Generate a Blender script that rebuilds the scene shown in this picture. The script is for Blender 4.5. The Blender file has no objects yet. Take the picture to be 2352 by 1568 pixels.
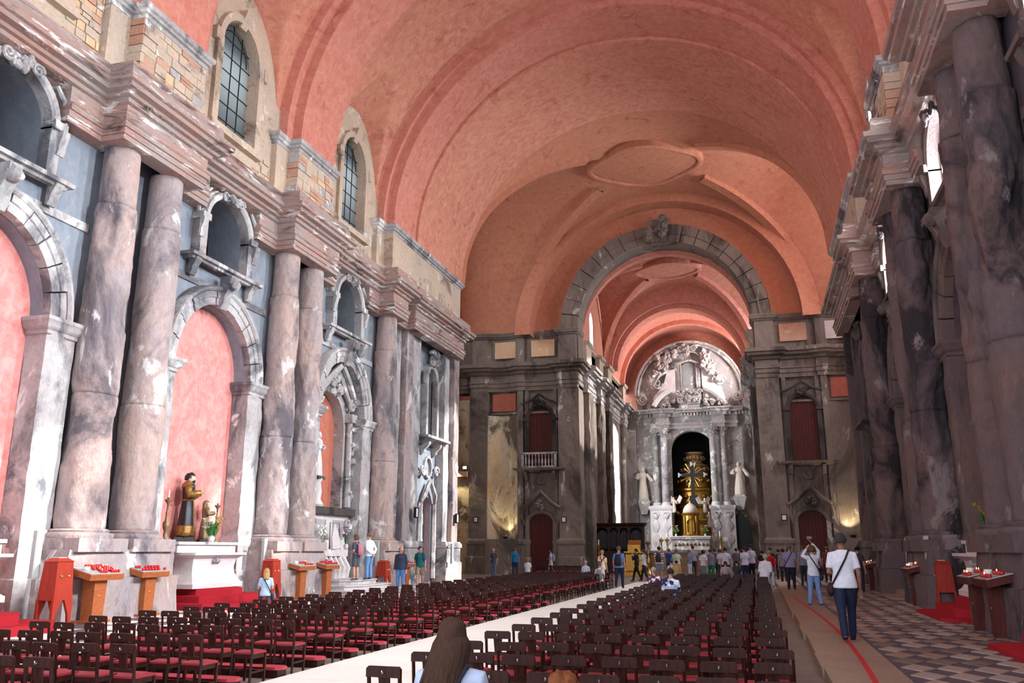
import bpy, bmesh, math, random
from math import sin, cos, pi, sqrt, radians
from mathutils import Vector, Matrix, noise
random.seed(7)
S = bpy.context.scene
COL = S.collection
XC = -5.35            # centre line of the nave

# ------------------------------------------------------------ camera
F_PX = 1940.0
pitch = math.atan(478/1940); yaw = math.atan(566/math.hypot(1940, 478))
cam = bpy.data.cameras.new('camera'); co = bpy.data.objects.new('camera', cam); COL.objects.link(co)
cam.sensor_width = 36; cam.lens = F_PX/2352*36; cam.clip_end = 300; cam.clip_start = .05
co.location = (0, 0, 1.6); co.rotation_euler = (pi/2+pitch, 0, yaw)
S.camera = co
# ------------------------------------------------------------ world and light
w = bpy.data.worlds.new('sky'); S.world = w; w.use_nodes = True
w.node_tree.nodes['Background'].inputs[0].default_value = (.80, .88, 1, 1)
w.node_tree.nodes['Background'].inputs[1].default_value = 3.6
def area(name, loc, aim, sx, sy, power, col=(1, 1, 1), spread=180):
    l = bpy.data.lights.new(name, 'AREA'); l.shape = 'RECTANGLE'; l.size = sx; l.size_y = sy
    l.energy = power; l.color = col; l.spread = radians(spread)
    o = bpy.data.objects.new(name, l); COL.objects.link(o); o.location = loc
    o.rotation_euler = (Vector(aim)-Vector(loc)).to_track_quat('-Z', 'Z').to_euler(); return o
def spot(name, loc, aim, power, col, ang=70, r=.05):
    l = bpy.data.lights.new(name, 'SPOT'); l.energy = power; l.color = col; l.spot_size = radians(ang); l.spot_blend = .6
    l.shadow_soft_size = r
    o = bpy.data.objects.new(name, l); COL.objects.link(o); o.location = loc
    o.rotation_euler = (Vector(aim)-Vector(loc)).to_track_quat('-Z', 'Z').to_euler(); return o
BAYS = (5.3, 13.75, 22.2, 30.85)
DAY = (.90, .95, 1.0)
for i, yc in enumerate(BAYS[1:]):      # daylight entering by the tribune openings and the lunette windows of the sunny side
    area('daylight_tribune', (6.9, yc+.3, 12.0), (-15, yc-5.0, 3.2) if i else (-9.5, 10.5, 0), 2.0, 2.6, 2500 if i else 5600, DAY, 125)
    area('daylight_lunette', (6.3, yc, 17.2), (-14, yc-7, 8), 1.9, 4.0, 2300, DAY, 160)
    area('daylight_lunette_shade', (-17.0, yc, 17.2), (-4, yc, 12), 1.9, 4.0, 300, DAY, 170)
area('added_entrance_fill', (XC, -5.2, 9), (XC, 30, 9), 5, 7, 130, (.93, .96, 1), 150)  # added ambient fill behind the camera, for an assumed unseen entrance window
area('daylight_crossing', (10.2, 50.3, 19), (-16, 24, 8), 5, 6, 4200, DAY, 170)
area('daylight_transept', (-21.0, 50.3, 19.0), (XC, 50, 15), 2, 3, 500, DAY, 170)
area('daylight_chancel', (-13.0, 72.3, 9), (XC, 76, 7), 4.6, 10, 2300, DAY, 150)
area('daylight_chancel_high', (1.0, 75.4, 17.6), (-8, 77, 19.5), 2.2, 2.6, 1700, (1, .98, .96), 170)
sl = bpy.data.lights.new('sun', 'SUN'); sl.energy = 9; sl.angle = radians(1.6); sl.color = (1, .97, .93)
so = bpy.data.objects.new('sun', sl); COL.objects.link(so); so.rotation_euler = Vector((-1, -.30, -.68)).to_track_quat('-Z', 'Y').to_euler()
S.view_settings.view_transform = 'Standard'; S.view_settings.look = 'None'
S.view_settings.gamma = 1; S.view_settings.use_curve_mapping = False
S.view_settings.exposure = .0
S.cycles.use_denoising = True
S.cycles.max_bounces = 5; S.cycles.diffuse_bounces = 3; S.cycles.use_adaptive_sampling = True; S.cycles.adaptive_threshold = .05; S.cycles.transmission_bounces = 3
S.cycles.sample_clamp_indirect = 6

# ------------------------------------------------------------ materials
def srgb(r, g, b):
    f = lambda c: (c/255/12.92) if c/255 <= .04045 else ((c/255+.055)/1.055)**2.4
    return (f(r), f(g), f(b), 1)
class NT:
    def __init__(s, name):
        s.m = bpy.data.materials.new(name); s.m.use_nodes = True; s.t = s.m.node_tree
        s.b = s.t.nodes['Principled BSDF']; s.geo = s.t.nodes.new('ShaderNodeNewGeometry'); s.tc = s.t.nodes.new('ShaderNodeTexCoord')
    def n(s, k, **kw):
        n = s.t.nodes.new(k)
        for a, v in kw.items(): setattr(n, a, v)
        return n
    def l(s, a, b): s.t.links.new(a, b)
    def vec(s, world=True, sc=(1, 1, 1)):
        mp = s.n('ShaderNodeMapping'); mp.inputs['Scale'].default_value = sc
        s.l(s.geo.outputs['Position'] if world else s.tc.outputs['Object'], mp.inputs[0]); return mp.outputs[0]
    def noise(s, v, scale, detail=5, rough=.6, dist=0):
        n = s.n('ShaderNodeTexNoise'); n.inputs['Scale'].default_value = scale; n.inputs['Detail'].default_value = detail
        n.inputs['Roughness'].default_value = rough; n.inputs['Distortion'].default_value = dist; s.l(v, n.inputs['Vector']); return n.outputs[0]
    def ramp(s, f, stops, interp='LINEAR'):
        r = s.n('ShaderNodeValToRGB'); r.color_ramp.interpolation = interp
        e = r.color_ramp.elements
        while len(e) < len(stops): e.new(.5)
        for i, (p, c) in enumerate(stops):
            e[i].position = p; e[i].color = c if len(c) == 4 else (*c, 1)
        s.l(f, r.inputs[0]); return r.outputs[0]
    def mix(s, f, a, b, mode='MIX'):
        m = s.n('ShaderNodeMix', data_type='RGBA', blend_type=mode)
        for sock, v in ((m.inputs[0], f), (m.inputs[6], a), (m.inputs[7], b)):
            if isinstance(v, (int, float)): sock.default_value = v
            elif isinstance(v, tuple): sock.default_value = v
            else: s.l(v, sock)
        return m.outputs[2]
    def bump(s, f, strength=.3, dist=.05):
        b = s.n('ShaderNodeBump'); b.inputs['Strength'].default_value = strength; b.inputs['Distance'].default_value = dist
        s.l(f, b.inputs['Height']); s.l(b.outputs[0], s.b.inputs['Normal'])
    def out(s, c, rough=.8, metal=0, spec=None):
        if isinstance(c, tuple): s.b.inputs['Base Color'].default_value = c
        else: s.l(c, s.b.inputs['Base Color'])
        s.b.inputs['Roughness'].default_value = rough; s.b.inputs['Metallic'].default_value = metal
        if spec is not None: s.b.inputs['Specular IOR Level'].default_value = spec
        return s.m
BK = (0, 0, 0, 1); WH = (1, 1, 1, 1)
def stone(name, a, b, dark, light, dk=.5, lt=.62, scale=1.0, vert=1.0, bump=.4, world=True, rough=.85, soft=.12, fine=1.0):
    """mottled old stone: two main colours, soot patches and pale flaked patches"""
    t = NT(name); v = t.vec(world, (scale, scale, scale*vert))
    c = t.mix(t.ramp(t.noise(v, .55, 6, .65, .4), [(.38, BK), (.62, WH)]), a, b)
    fn = t.noise(v, 7*fine, 7, .7)
    c = t.mix(.22, c, t.ramp(fn, [(.3, srgb(60, 55, 52)), (.7, srgb(225, 218, 210))]), 'OVERLAY')
    c = t.mix(t.ramp(t.noise(v, .42, 7, .68, .8), [(dk, BK), (dk+soft, (.85, .85, .85, 1))]), c, dark)
    c = t.mix(t.ramp(t.noise(v, .95, 7, .66, .5), [(lt, BK), (lt+.05, (.9, .9, .9, 1))]), c, light)
    h = t.mix(.5, fn, t.noise(v, 1.8, 6, .7, 1.5))
    t.bump(h, bump, .12)
    return t.out(c, rough, 0, .25)
MT = {}
MT['vault'] = None
def vault_mat(name, a, b, c3, sc=1.0):
    t = NT(name); v = t.vec()
    c = t.mix(t.ramp(t.noise(v, .22*sc, 5, .6, .3), [(.35, BK), (.65, WH)]), a, b)
    f = t.noise(v, 3.2, 7, .72, .5)
    c = t.mix(t.ramp(f, [(.40, BK), (.66, (.75, .75, .75, 1))]), c, c3)
    c = t.mix(t.ramp(t.noise(v, 1.1, 8, .75, 1), [(.56, BK), (.66, (.5, .5, .5, 1))]), c, srgb(148, 66, 58) if sc < 2 else srgb(204, 116, 108))
    t.bump(f, .25, .06); return t.out(c, .9, 0, .15)
MT['vault'] = vault_mat('vault_paint', srgb(192, 120, 100), srgb(202, 134, 110), srgb(218, 160, 138))
MT['rib'] = vault_mat('rib_paint', srgb(194, 118, 102), srgb(202, 130, 112), srgb(216, 154, 136))
MT['transept'] = vault_mat('crossing_paint', srgb(188, 120, 96), srgb(184, 122, 94), srgb(204, 142, 116))
MT['pink'] = vault_mat('niche_paint', srgb(200, 120, 114), srgb(210, 132, 126), srgb(226, 164, 158), 3)
MT['redniche'] = vault_mat('inner_niche_paint', srgb(176, 100, 82), srgb(182, 106, 88), srgb(190, 120, 100), 3)
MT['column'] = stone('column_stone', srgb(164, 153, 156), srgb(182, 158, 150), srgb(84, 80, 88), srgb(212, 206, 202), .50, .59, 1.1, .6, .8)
MT['column_soot_shade'] = stone('soot_shade_column_stone', srgb(104, 92, 96), srgb(118, 96, 92), srgb(36, 35, 42), srgb(140, 128, 126), .49, .60, 1.2, .5, .8)  # column stone of the right wall: its shade put into the colour, plus some soot
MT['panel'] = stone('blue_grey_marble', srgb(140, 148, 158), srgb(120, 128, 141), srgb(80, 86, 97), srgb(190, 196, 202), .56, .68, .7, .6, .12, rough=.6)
MT['panel_soot_shade'] = stone('soot_shade_wall_stone', srgb(96, 86, 90), srgb(84, 76, 84), srgb(38, 35, 40), srgb(138, 126, 122), .50, .66, .7, .3, .35)  # darker wall stone, shade painted in along with real soot
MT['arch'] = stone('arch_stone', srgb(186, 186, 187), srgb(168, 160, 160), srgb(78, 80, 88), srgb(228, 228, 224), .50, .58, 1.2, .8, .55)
MT['arch_soot_shade'] = stone('soot_shade_arch_stone', srgb(112, 98, 94), srgb(98, 86, 88), srgb(46, 42, 46), srgb(160, 150, 140), .50, .66, 1.1, .5, .5)  # shaded copy of the arch stone; colour darkened for shade as well as soot
MT['entab'] = stone('cornice_stone', srgb(178, 142, 132), srgb(168, 156, 152), srgb(76, 58, 54), srgb(232, 226, 222), .53, .575, 1.0, 5.5, .6)
MT['attic'] = stone('attic_masonry', srgb(206, 186, 164), srgb(190, 176, 160), srgb(112, 98, 88), srgb(226, 216, 202), .55, .60, 1.3, 1, .5)
MT['brick'] = stone('old_brick', srgb(190, 146, 124), srgb(200, 164, 142), srgb(130, 90, 74), srgb(214, 186, 164), .62, .62, 2, 1, .5)
MT['ochre'] = stone('ochre_plaster', srgb(220, 188, 152), srgb(212, 178, 144), srgb(150, 120, 96), srgb(226, 208, 188), .64, .64, 1.2, 1, .3)
MT['grime'] = stone('grimy_stone', srgb(138, 124, 114), srgb(120, 108, 102), srgb(60, 54, 50), srgb(196, 190, 182), .50, .61, .8, .45, .5)
MT['dark'] = stone('smoke_black_stone', srgb(84, 80, 80), srgb(72, 66, 64), srgb(38, 35, 34), srgb(140, 136, 132), .50, .66, 1.2, .6, .5)
MT['plaster'] = stone('grey_plaster', srgb(150, 152, 154), srgb(130, 132, 134), srgb(96, 98, 100), srgb(200, 204, 208), .60, .60, .7, 1, .15)
MT['altar'] = stone('altarpiece_marble', srgb(168, 160, 156), srgb(150, 146, 146), srgb(66, 60, 58), srgb(222, 220, 216), .56, .56, 1.4, .8, .45)
MT['white'] = stone('pale_marble', srgb(214, 208, 206), srgb(204, 196, 198), srgb(160, 152, 152), srgb(232, 230, 228), .62, .6, 2, 1, .2, rough=.5)
MT['statue'] = stone('statue_stone', srgb(206, 194, 180), srgb(196, 184, 172), srgb(120, 108, 98), srgb(226, 220, 212), .60, .62, 3, 1, .2, False)
MT['floor'] = stone('worn_floor_stone', srgb(120, 106, 98), srgb(132, 118, 110), srgb(88, 78, 76), srgb(150, 138, 130), .56, .64, 1.6, 1, .15, rough=.45)
MT['aisle'] = stone('pale_aisle_marble', srgb(240, 234, 226), srgb(232, 226, 218), srgb(206, 196, 186), srgb(246, 242, 236), .62, .62, 1.0, 1, .08, rough=.35)
MT['kerb'] = stone('kerb_stone', srgb(158, 136, 118), srgb(150, 128, 114), srgb(100, 88, 84), srgb(186, 168, 152), .60, .62, 1.6, 1, .35, rough=.55)
MT['tile_light'] = stone('light_floor_tile', srgb(176, 160, 150), srgb(166, 150, 142), srgb(128, 114, 106), srgb(196, 182, 172), .60, .62, 2, 1, .12, rough=.4)
MT['tile_dark'] = stone('dark_floor_tile', srgb(98, 90, 98), srgb(90, 82, 90), srgb(62, 56, 64), srgb(124, 114, 116), .60, .64, 2, 1, .12, rough=.4)
def plain(name, col, rough=.6, metal=0, var=.25, sc=12, emis=None, spec=None, bump=.1):
    t = NT(name); f = t.noise(t.vec(False), sc, 4, .6)
    c = t.mix(t.ramp(f, [(.3, BK), (.7, WH)]), col, tuple(min(1, x*(1-var)) for x in col[:3])+(1,))
    if bump: t.bump(f, bump, .02)
    if emis:
        t.b.inputs['Emission Color'].default_value = emis[0]; t.b.inputs['Emission Strength'].default_value = emis[1]
    return t.out(c, rough, metal, spec)
def wood(name, a, b, rough=.45, axis=(14, 14, 1.5)):
    t = NT(name); v = t.vec(False, axis); f = t.noise(v, 1.5, 6, .6, 1.5)
    c = t.mix(t.ramp(f, [(.3, BK), (.7, WH)]), a, b); t.bump(f, .08, .01); return t.out(c, rough, 0, .22)
MT['chair'] = wood('dark_chair_wood', srgb(62, 26, 17), srgb(26, 11, 8), .40)
MT['seat'] = plain('red_leatherette', srgb(158, 40, 54), .38, 0, .25, 6)
MT['brass'] = plain('brass', srgb(222, 196, 120), .3, 1, .2)
MT['steel'] = plain('bright_steel', srgb(226, 224, 214), .25, .9, .1)
MT['kneel'] = plain('kneeler_red', srgb(186, 60, 74), .5, 0, .2)
MT['carpet'] = plain('red_carpet', srgb(172, 40, 50), .95, 0, .25, 60, None, .1, .3)
MT['lwood'] = wood('orange_brown_wood', srgb(170, 98, 56), srgb(140, 74, 42), .5, (3, 3, 9))
MT['redwood'] = wood('red_painted_wood', srgb(168, 56, 38), srgb(140, 42, 30), .5)
MT['doorwood'] = wood('red_brown_door_wood', srgb(94, 42, 36), srgb(66, 28, 24), .6, (10, 10, 1))
MT['darkwood'] = wood('dark_organ_wood', srgb(64, 36, 28), srgb(36, 20, 16), .5)
MT['gold'] = plain('gilding', srgb(184, 138, 62), .35, .9, .4, 9)
MT['gilt_wood'] = plain('old_gilt_wood', srgb(150, 120, 84), .5, .3, .45, 10)
MT['iron'] = plain('black_iron', srgb(34, 34, 38), .5, .4, .2)
MT['pewter'] = plain('grey_organ_pipe', srgb(120, 122, 130), .4, .7, .2)
MT['wax'] = plain('white_wax', srgb(240, 236, 222), .5, 0, .05)
MT['redglass'] = plain('red_votive_glass', srgb(190, 24, 30), .25, 0, .2, 12)
MT['flame'] = plain('candle_flame', srgb(255, 220, 150), .5, 0, 0, 5, (srgb(255, 190, 90), 14), None, 0)
MT['lampglow'] = plain('lit_lamp', srgb(255, 240, 200), .5, 0, 0, 5, (srgb(255, 226, 160), 12), None, 0)
for k_ in ('flame', 'lampglow'): MT[k_].cycles.emission_sampling = 'NONE'
MT['cloth'] = plain('white_cloth', srgb(236, 234, 228), .8, 0, .06)
MT['leaf'] = plain('green_leaf', srgb(60, 120, 48), .6, 0, .35, 20)
MT['petal'] = plain('white_petal', srgb(244, 244, 240), .7, 0, .05)
MT['ypetal'] = plain('yellow_petal', srgb(240, 206, 50), .7, 0, .2)
MT['violet'] = plain('violet_petal', srgb(190, 110, 200), .7, 0, .2)
MT['black'] = plain('black_void', srgb(16, 15, 16), .9, 0, .1)
MT['greymetal'] = plain('pale_grey_metal', srgb(176, 182, 180), .5, .1, .1)
MT['redline'] = plain('red_floor_tape', srgb(196, 36, 44), .6, 0, .1)
MT['scorch'] = stone('scorched_plaster', srgb(220, 208, 186), srgb(210, 182, 140), srgb(70, 62, 56), srgb(232, 226, 214), .47, .58, 1.1, .45, .35, soft=.08)
MT['picture'] = stone('dark_old_painting', srgb(40, 40, 44), srgb(62, 50, 44), srgb(24, 24, 28), srgb(130, 100, 70), .5, .66, 3, .6, .05, False, .5)
t = NT('dusty_window_glass'); tb = t.n('ShaderNodeBsdfTranslucent'); tb.inputs[0].default_value = (.21, .22, .22, 1)
gl = t.n('ShaderNodeBsdfGlossy'); gl.inputs[1].default_value = .25; gl.inputs[0].default_value = (.6, .6, .6, 1)
mx = t.n('ShaderNodeMixShader'); mx.inputs[0].default_value = .08; t.l(tb.outputs[0], mx.inputs[1]); t.l(gl.outputs[0], mx.inputs[2])
t.l(mx.outputs[0], t.t.nodes['Material Output'].inputs[0]); MT['glass'] = t.m

# ------------------------------------------------------------ mesh helpers
class M:
    def __init__(s): s.v = []; s.f = []
    def add(s, vs, fs):
        k = len(s.v); s.v += [tuple(p) for p in vs]; s.f += [tuple(i+k for i in f) for f in fs]; return s
    def box(s, x0, x1, y0, y1, z0, z1, T=None):
        vs = [(x, y, z) for z in (z0, z1) for y in (y0, y1) for x in (x0, x1)]
        if T: vs = [T @ Vector(p) for p in vs]
        return s.add(vs, [(0, 2, 3, 1), (4, 5, 7, 6), (0, 1, 5, 4), (2, 6, 7, 3), (0, 4, 6, 2), (1, 3, 7, 5)])
    def tbox(s, c, b, t, z0, z1):
        """tapered block: half sizes b at the bottom and t at the top"""
        vs = [(c[0]+sx*h[0], c[1]+sy*h[1], z) for z, h in ((z0, b), (z1, t)) for sy in (-1, 1) for sx in (-1, 1)]
        return s.add(vs, [(0, 2, 3, 1), (4, 5, 7, 6), (0, 1, 5, 4), (2, 6, 7, 3), (0, 4, 6, 2), (1, 3, 7, 5)])
    def grid(s, rows, closed=False, caps=False):
        n = len(rows[0]); k = len(s.v)
        for r in rows: s.v += [tuple(p) for p in r]
        for i in range(len(rows)-1):
            for j in range(n if closed else n-1):
                a = k+i*n+j; b = k+i*n+(j+1) % n
                s.f.append((a, b, b+n, a+n))
        if caps:
            s.f.append(tuple(k+j for j in range(n))[::-1]); s.f.append(tuple(k+(len(rows)-1)*n+j for j in range(n)))
        return s
    def lathe(s, prof, n=16, c=(0, 0, 0), a0=0, a1=2*pi, sx=1, sy=1):
        full = abs(a1-a0-2*pi) < 1e-6; m = n if full else n+1
        rows = [[(c[0]+r*sx*cos(a0+(a1-a0)*j/n), c[1]+r*sy*sin(a0+(a1-a0)*j/n), c[2]+z) for j in range(m)] for r, z in prof]
        return s.grid(rows, full, full)
    def tube(s, pts, rad, n=8, caps=True, flat=1):
        pts = [Vector(p) for p in pts]; rows = []
        R = rad if isinstance(rad, (list, tuple)) else [rad]*len(pts)
        d = (pts[1]-pts[0]).normalized(); up = Vector((0, 0, 1)) if abs(d.z) < .9 else Vector((1, 0, 0))
        x = d.cross(up).normalized()
        for i, p in enumerate(pts):
            d = (pts[min(i+1, len(pts)-1)]-pts[max(i-1, 0)]).normalized()
            x = (x-d*x.dot(d)).normalized(); y = d.cross(x)
            rows.append([p+(x*cos(2*pi*j/n)+y*sin(2*pi*j/n)*flat)*R[i] for j in range(n)])
        return s.grid(rows, True, caps)
    def prism(s, poly, fn, d0, d1):
        """poly: 2-D outline; fn(a, b, d) -> point; closed prism between depths d0 and d1"""
        n = len(poly); s.add([fn(a, b, d0) for a, b in poly]+[fn(a, b, d1) for a, b in poly],
            [tuple(range(n))[::-1], tuple(range(n, 2*n))]+[(i, (i+1) % n, (i+1) % n+n, i+n) for i in range(n)]); return s
    def blob(s, c, r, seed=0, amp=.25, sub=2, sq=(1, 1, 1)):
        bm = bmesh.new(); bmesh.ops.create_icosphere(bm, subdivisions=sub, radius=1)
        vs = []
        for v in bm.verts:
            q = v.co*(1+amp*noise.noise(v.co*1.9+Vector((seed*3.1, seed, 0)))*1.6)
            vs.append((c[0]+q.x*r*sq[0], c[1]+q.y*r*sq[1], c[2]+q.z*r*sq[2]))
        fs = [tuple(v.index for v in f.verts) for f in bm.faces]; bm.free(); return s.add(vs, fs)
    def mesh(s, name, smooth=False, fix=True):
        me = bpy.data.meshes.new(name); me.from_pydata(s.v, [], s.f)
        if fix:
            bm = bmesh.new(); bm.from_mesh(me); bmesh.ops.recalc_face_normals(bm, faces=bm.faces); bm.to_mesh(me); bm.free()
        if smooth: me.shade_smooth()
        if smooth == 'auto': me.set_sharp_from_angle(angle=radians(38))
        return me
def put(o, parent=None, **p):
    COL.objects.link(o)
    if parent: o.parent = parent
    for k, v in p.items(): o[k] = v
    return o
def obj(name, m, mat, parent=None, loc=None, smooth=False, rot=None, **p):
    me = m.mesh(name, smooth) if isinstance(m, M) else m
    if mat is not None and not me.materials: me.materials.append(MT[mat] if isinstance(mat, str) else mat)
    o = bpy.data.objects.new(name, me)
    if loc: o.location = loc
    if rot: o.rotation_euler = rot
    return put(o, parent, **p)
def thing(name, label, cat, loc=(0, 0, 0), rz=0, group=None):
    o = bpy.data.objects.new(name, None); o.empty_display_size = .2; o.location = loc; o.rotation_euler = (0, 0, rz)
    put(o, None, label=label, category=cat)
    if group: o['group'] = group
    return o
def one(name, label, cat, m, mat, loc=None, smooth=False, rot=None, group=None):
    o = obj(name, m, mat, None, loc, smooth, rot, label=label, category=cat)
    if group: o['group'] = group
    return o
def struct(name, m, mat, smooth=False):
    return obj(name, m, mat, None, None, smooth, kind='structure')
def sroot(name):
    o = bpy.data.objects.new(name, None); put(o, None, kind='structure'); return o
def copy_tree(o, parent=None, depth=0):
    c = o.copy(); COL.objects.link(c); c.parent = parent
    for ch in o.children: copy_tree(ch, c)
    return c
def sweep(m, prof, path, fn, closed=False):
    """prof: [(out, z)]; path: plan points (y, h); positive 'out' is towards smaller h; mitred at the breaks"""
    P = [Vector(p) for p in path]; rows = []; n = len(P)
    for i, p in enumerate(P):
        ns = []
        for a, b in ((i-1, i), (i, i+1)):
            if closed: a %= n; b %= n
            if 0 <= a and b < n:
                d = (P[b]-P[a]).normalized(); ns.append(Vector((d.y, -d.x)))
        nn = sum(ns, Vector((0, 0))).normalized(); k = 1/max(.3, nn.dot(ns[0]))
        rows.append([fn(p.x+nn.x*o*k, p.y+nn.y*o*k, z) for o, z in prof])
    if closed: rows.append(rows[0])
    return m.grid(rows, True, True)
# ------------------------------------------------------------ the two nave walls
def PF(s):
    return lambda y, h, z: (XC+s*h, y, z)
def PD(s):
    return lambda y, z, h: (XC+s*h, y, z)
def arch_z(hl, y):
    t = (y-hl['y'])/hl['w']
    return hl['zs']+hl['r']*sqrt(max(0, 1-t*t))
def wall_holes(m, fn, y0, y1, z0, z1, holes, h0, h1):
    ys = {y0, y1}
    for hl in holes:
        for k in range(17): ys.add(round(hl['y']-hl['w']*cos(pi*k/16), 4))
    ys = sorted(y for y in ys if y0 <= y <= y1)
    for a, b in zip(ys, ys[1:]):
        c = (a+b)/2; cur = [(z0, z0)]
        hs = sorted((hl for hl in holes if abs(c-hl['y']) < hl['w']), key=lambda q: q['zb'])
        iv = []
        for hl in hs:
            iv.append((cur[-1], (hl['zb'], hl['zb']))); cur.append((arch_z(hl, a), arch_z(hl, b)))
            za, zb = cur[-1]
            m.add([fn(a, za, h0), fn(b, zb, h0), fn(b, zb, h1), fn(a, za, h1)], [(0, 1, 2, 3)])
            if hl['zb'] > z0: m.add([fn(a, hl['zb'], h0), fn(b, hl['zb'], h0), fn(b, hl['zb'], h1), fn(a, hl['zb'], h1)], [(3, 2, 1, 0)])
        iv.append((cur[-1], (z1, z1)))
        for (la, lb), (ta, tb) in iv:
            if ta-la > 1e-4 or tb-lb > 1e-4:
                for h in (h0, h1): m.add([fn(a, la, h), fn(b, lb, h), fn(b, tb, h), fn(a, ta, h)], [(0, 1, 2, 3)])
    for hl in holes:
        for sg in (-1, 1):
            y = hl['y']+sg*hl['w']; zt = hl['zs']
            m.add([fn(y, hl['zb'], h0), fn(y, zt, h0), fn(y, zt, h1), fn(y, hl['zb'], h1)], [(0, 1, 2, 3)])
    return m
def half_disc(m, fn, hl, h, inset=0):
    pts = [(hl['y']-hl['w']*cos(pi*k/20), hl['zs']+hl['r']*sin(pi*k/20)) for k in range(21)]
    pts = [(hl['y']-hl['w'], hl['zb'])]+pts+[(hl['y']+hl['w'], hl['zb'])]
    return m.prism(pts, fn, h, h+.06)
def arc_prof(m, fn, yc, zc, ry, rz, prof, a0=0, a1=pi, n=24, caps=True):
    """moulding bent over an arch; prof: [(dr, h)] -> radius offset and depth"""
    rows = []
    for k in range(n+1):
        a = a0+(a1-a0)*k/n
        rows.append([fn(yc-(ry+dr)*cos(a), zc+(rz+dr)*sin(a), h) for dr, h in prof])
    return m.grid(rows, True, caps)
def ear(m, fn, y, z, h, w=.2, hgt=.5, d=.25):
    """scroll bracket: S-shaped profile swept across its width"""
    pf = [(0, 0), (-.2*d, .0), (-.45*d, .18*hgt), (-.5*d, .4*hgt), (-.8*d, .62*hgt), (-d, .85*hgt), (-d, hgt), (0, hgt)]
    return m.add([fn(y-w/2, z+b, h+a) for a, b in pf]+[fn(y+w/2, z+b, h+a) for a, b in pf],
                 [tuple(range(8)), tuple(range(8, 16))[::-1]]+[(i, (i+1) % 8, (i+1) % 8+8, i+8) for i in range(8)])
def volute(m, P, c, r, turns=1.6, sg=1, rad=.05, start=0):
    pts = []; n = int(14*turns)
    for i in range(n+1):
        a = start+sg*2*pi*turns*i/n; rr = r*(1-.86*i/n); pts.append(P(c[0]+rr*cos(a), c[1]+rr*sin(a)))
    return m.tube(pts, [rad*(1-.4*i/n) for i in range(n+1)], 6)
ORD = ['', 'first', 'second', 'third', 'fourth', 'fifth', 'sixth', 'seventh', 'eighth', 'ninth', 'tenth', 'eleventh', 'twelfth', 'thirteenth',
       'fourteenth', 'fifteenth', 'sixteenth', 'seventeenth', 'eighteenth', 'nineteenth', 'twentieth', 'twenty-first', 'twenty-second']
DRUMZ = [2.05, 5.3, 10.25, 11.86]
def column(s, y, label, mat, rough, seed):
    t = thing('stone_column', label, 'column', (XC+s*10.25, y, 1.0), 0, None)
    b = M()
    pb = [(.80, 0), (.80, .38)]
    b.tbox((0, 0), (.80, .80), (.80, .80), .55, .86)
    b.lathe([(.78, .86), (.80, .92), (.78, .98), (.68, 1.0), (.70, 1.04), (.64, 1.08)], 28)
    obj('base', b, mat, t, None, 'auto')
    for k in range(3):
        z0, z1 = DRUMZ[k]-1.0, DRUMZ[k+1]-1.0; n = 54; rows = []; m = int((z1-z0)/.085)
        off = .045 if k == 2 else (random.random()-.5)*.015
        for i in range(m+1):
            z = z0+(z1-z0)*i/m; tt = (z+1)/12; row = []
            rr = .60-.10*tt-off
            edge = -.012 if i in (0, m) else 0
            for j in range(n):
                a = 2*pi*j/n; q = Vector((cos(a)*.62, sin(a)*.62, z*.55+seed*9))
                e = noise.fractal(q*1.5, .8, 2.1, 4)*.5
                e2 = noise.noise(q*Vector((1, 1, .6))*2.6+Vector((5, 5, seed)))
                pn = noise.noise(Vector((q.x*1.5, q.y*1.5, q.z*1.1))+Vector((9, seed, 3)))+.25*noise.noise(q*4); plate = -.05*min(1, max(0, (pn-.08)*14))-.035*min(1, max(0, (pn-.3)*14))
                fade = 1 if k < 2 else .35
                r = rr+rough*fade*(.06*e+.02*e2+plate+.018*noise.noise(q*Vector((6,6,9))))+edge
                row.append((r*cos(a), r*sin(a), z))
            rows.append(row)
        obj('drum', M().grid(rows, True, True), mat, t, None, True)
    return t
ENT = [(-.5, 11.84), (0, 11.84), (0, 11.98), (.04, 11.98), (.04, 12.14), (.09, 12.15), (.09, 12.28), (.14, 12.32), (.02, 12.36), (.02, 12.78), (.10, 12.82), (.12, 12.92), (.22, 12.95), (.26, 13.02), (.44, 13.05), (.46, 13.16), (.54, 13.2), (.56, 13.34), (.42, 13.38), (.32, 13.5), (.28, 13.86), (-.5, 13.9)]
COR = [(-.5, 12.62)]+[(o, z) for o, z in ENT if z > 12.7]
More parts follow.
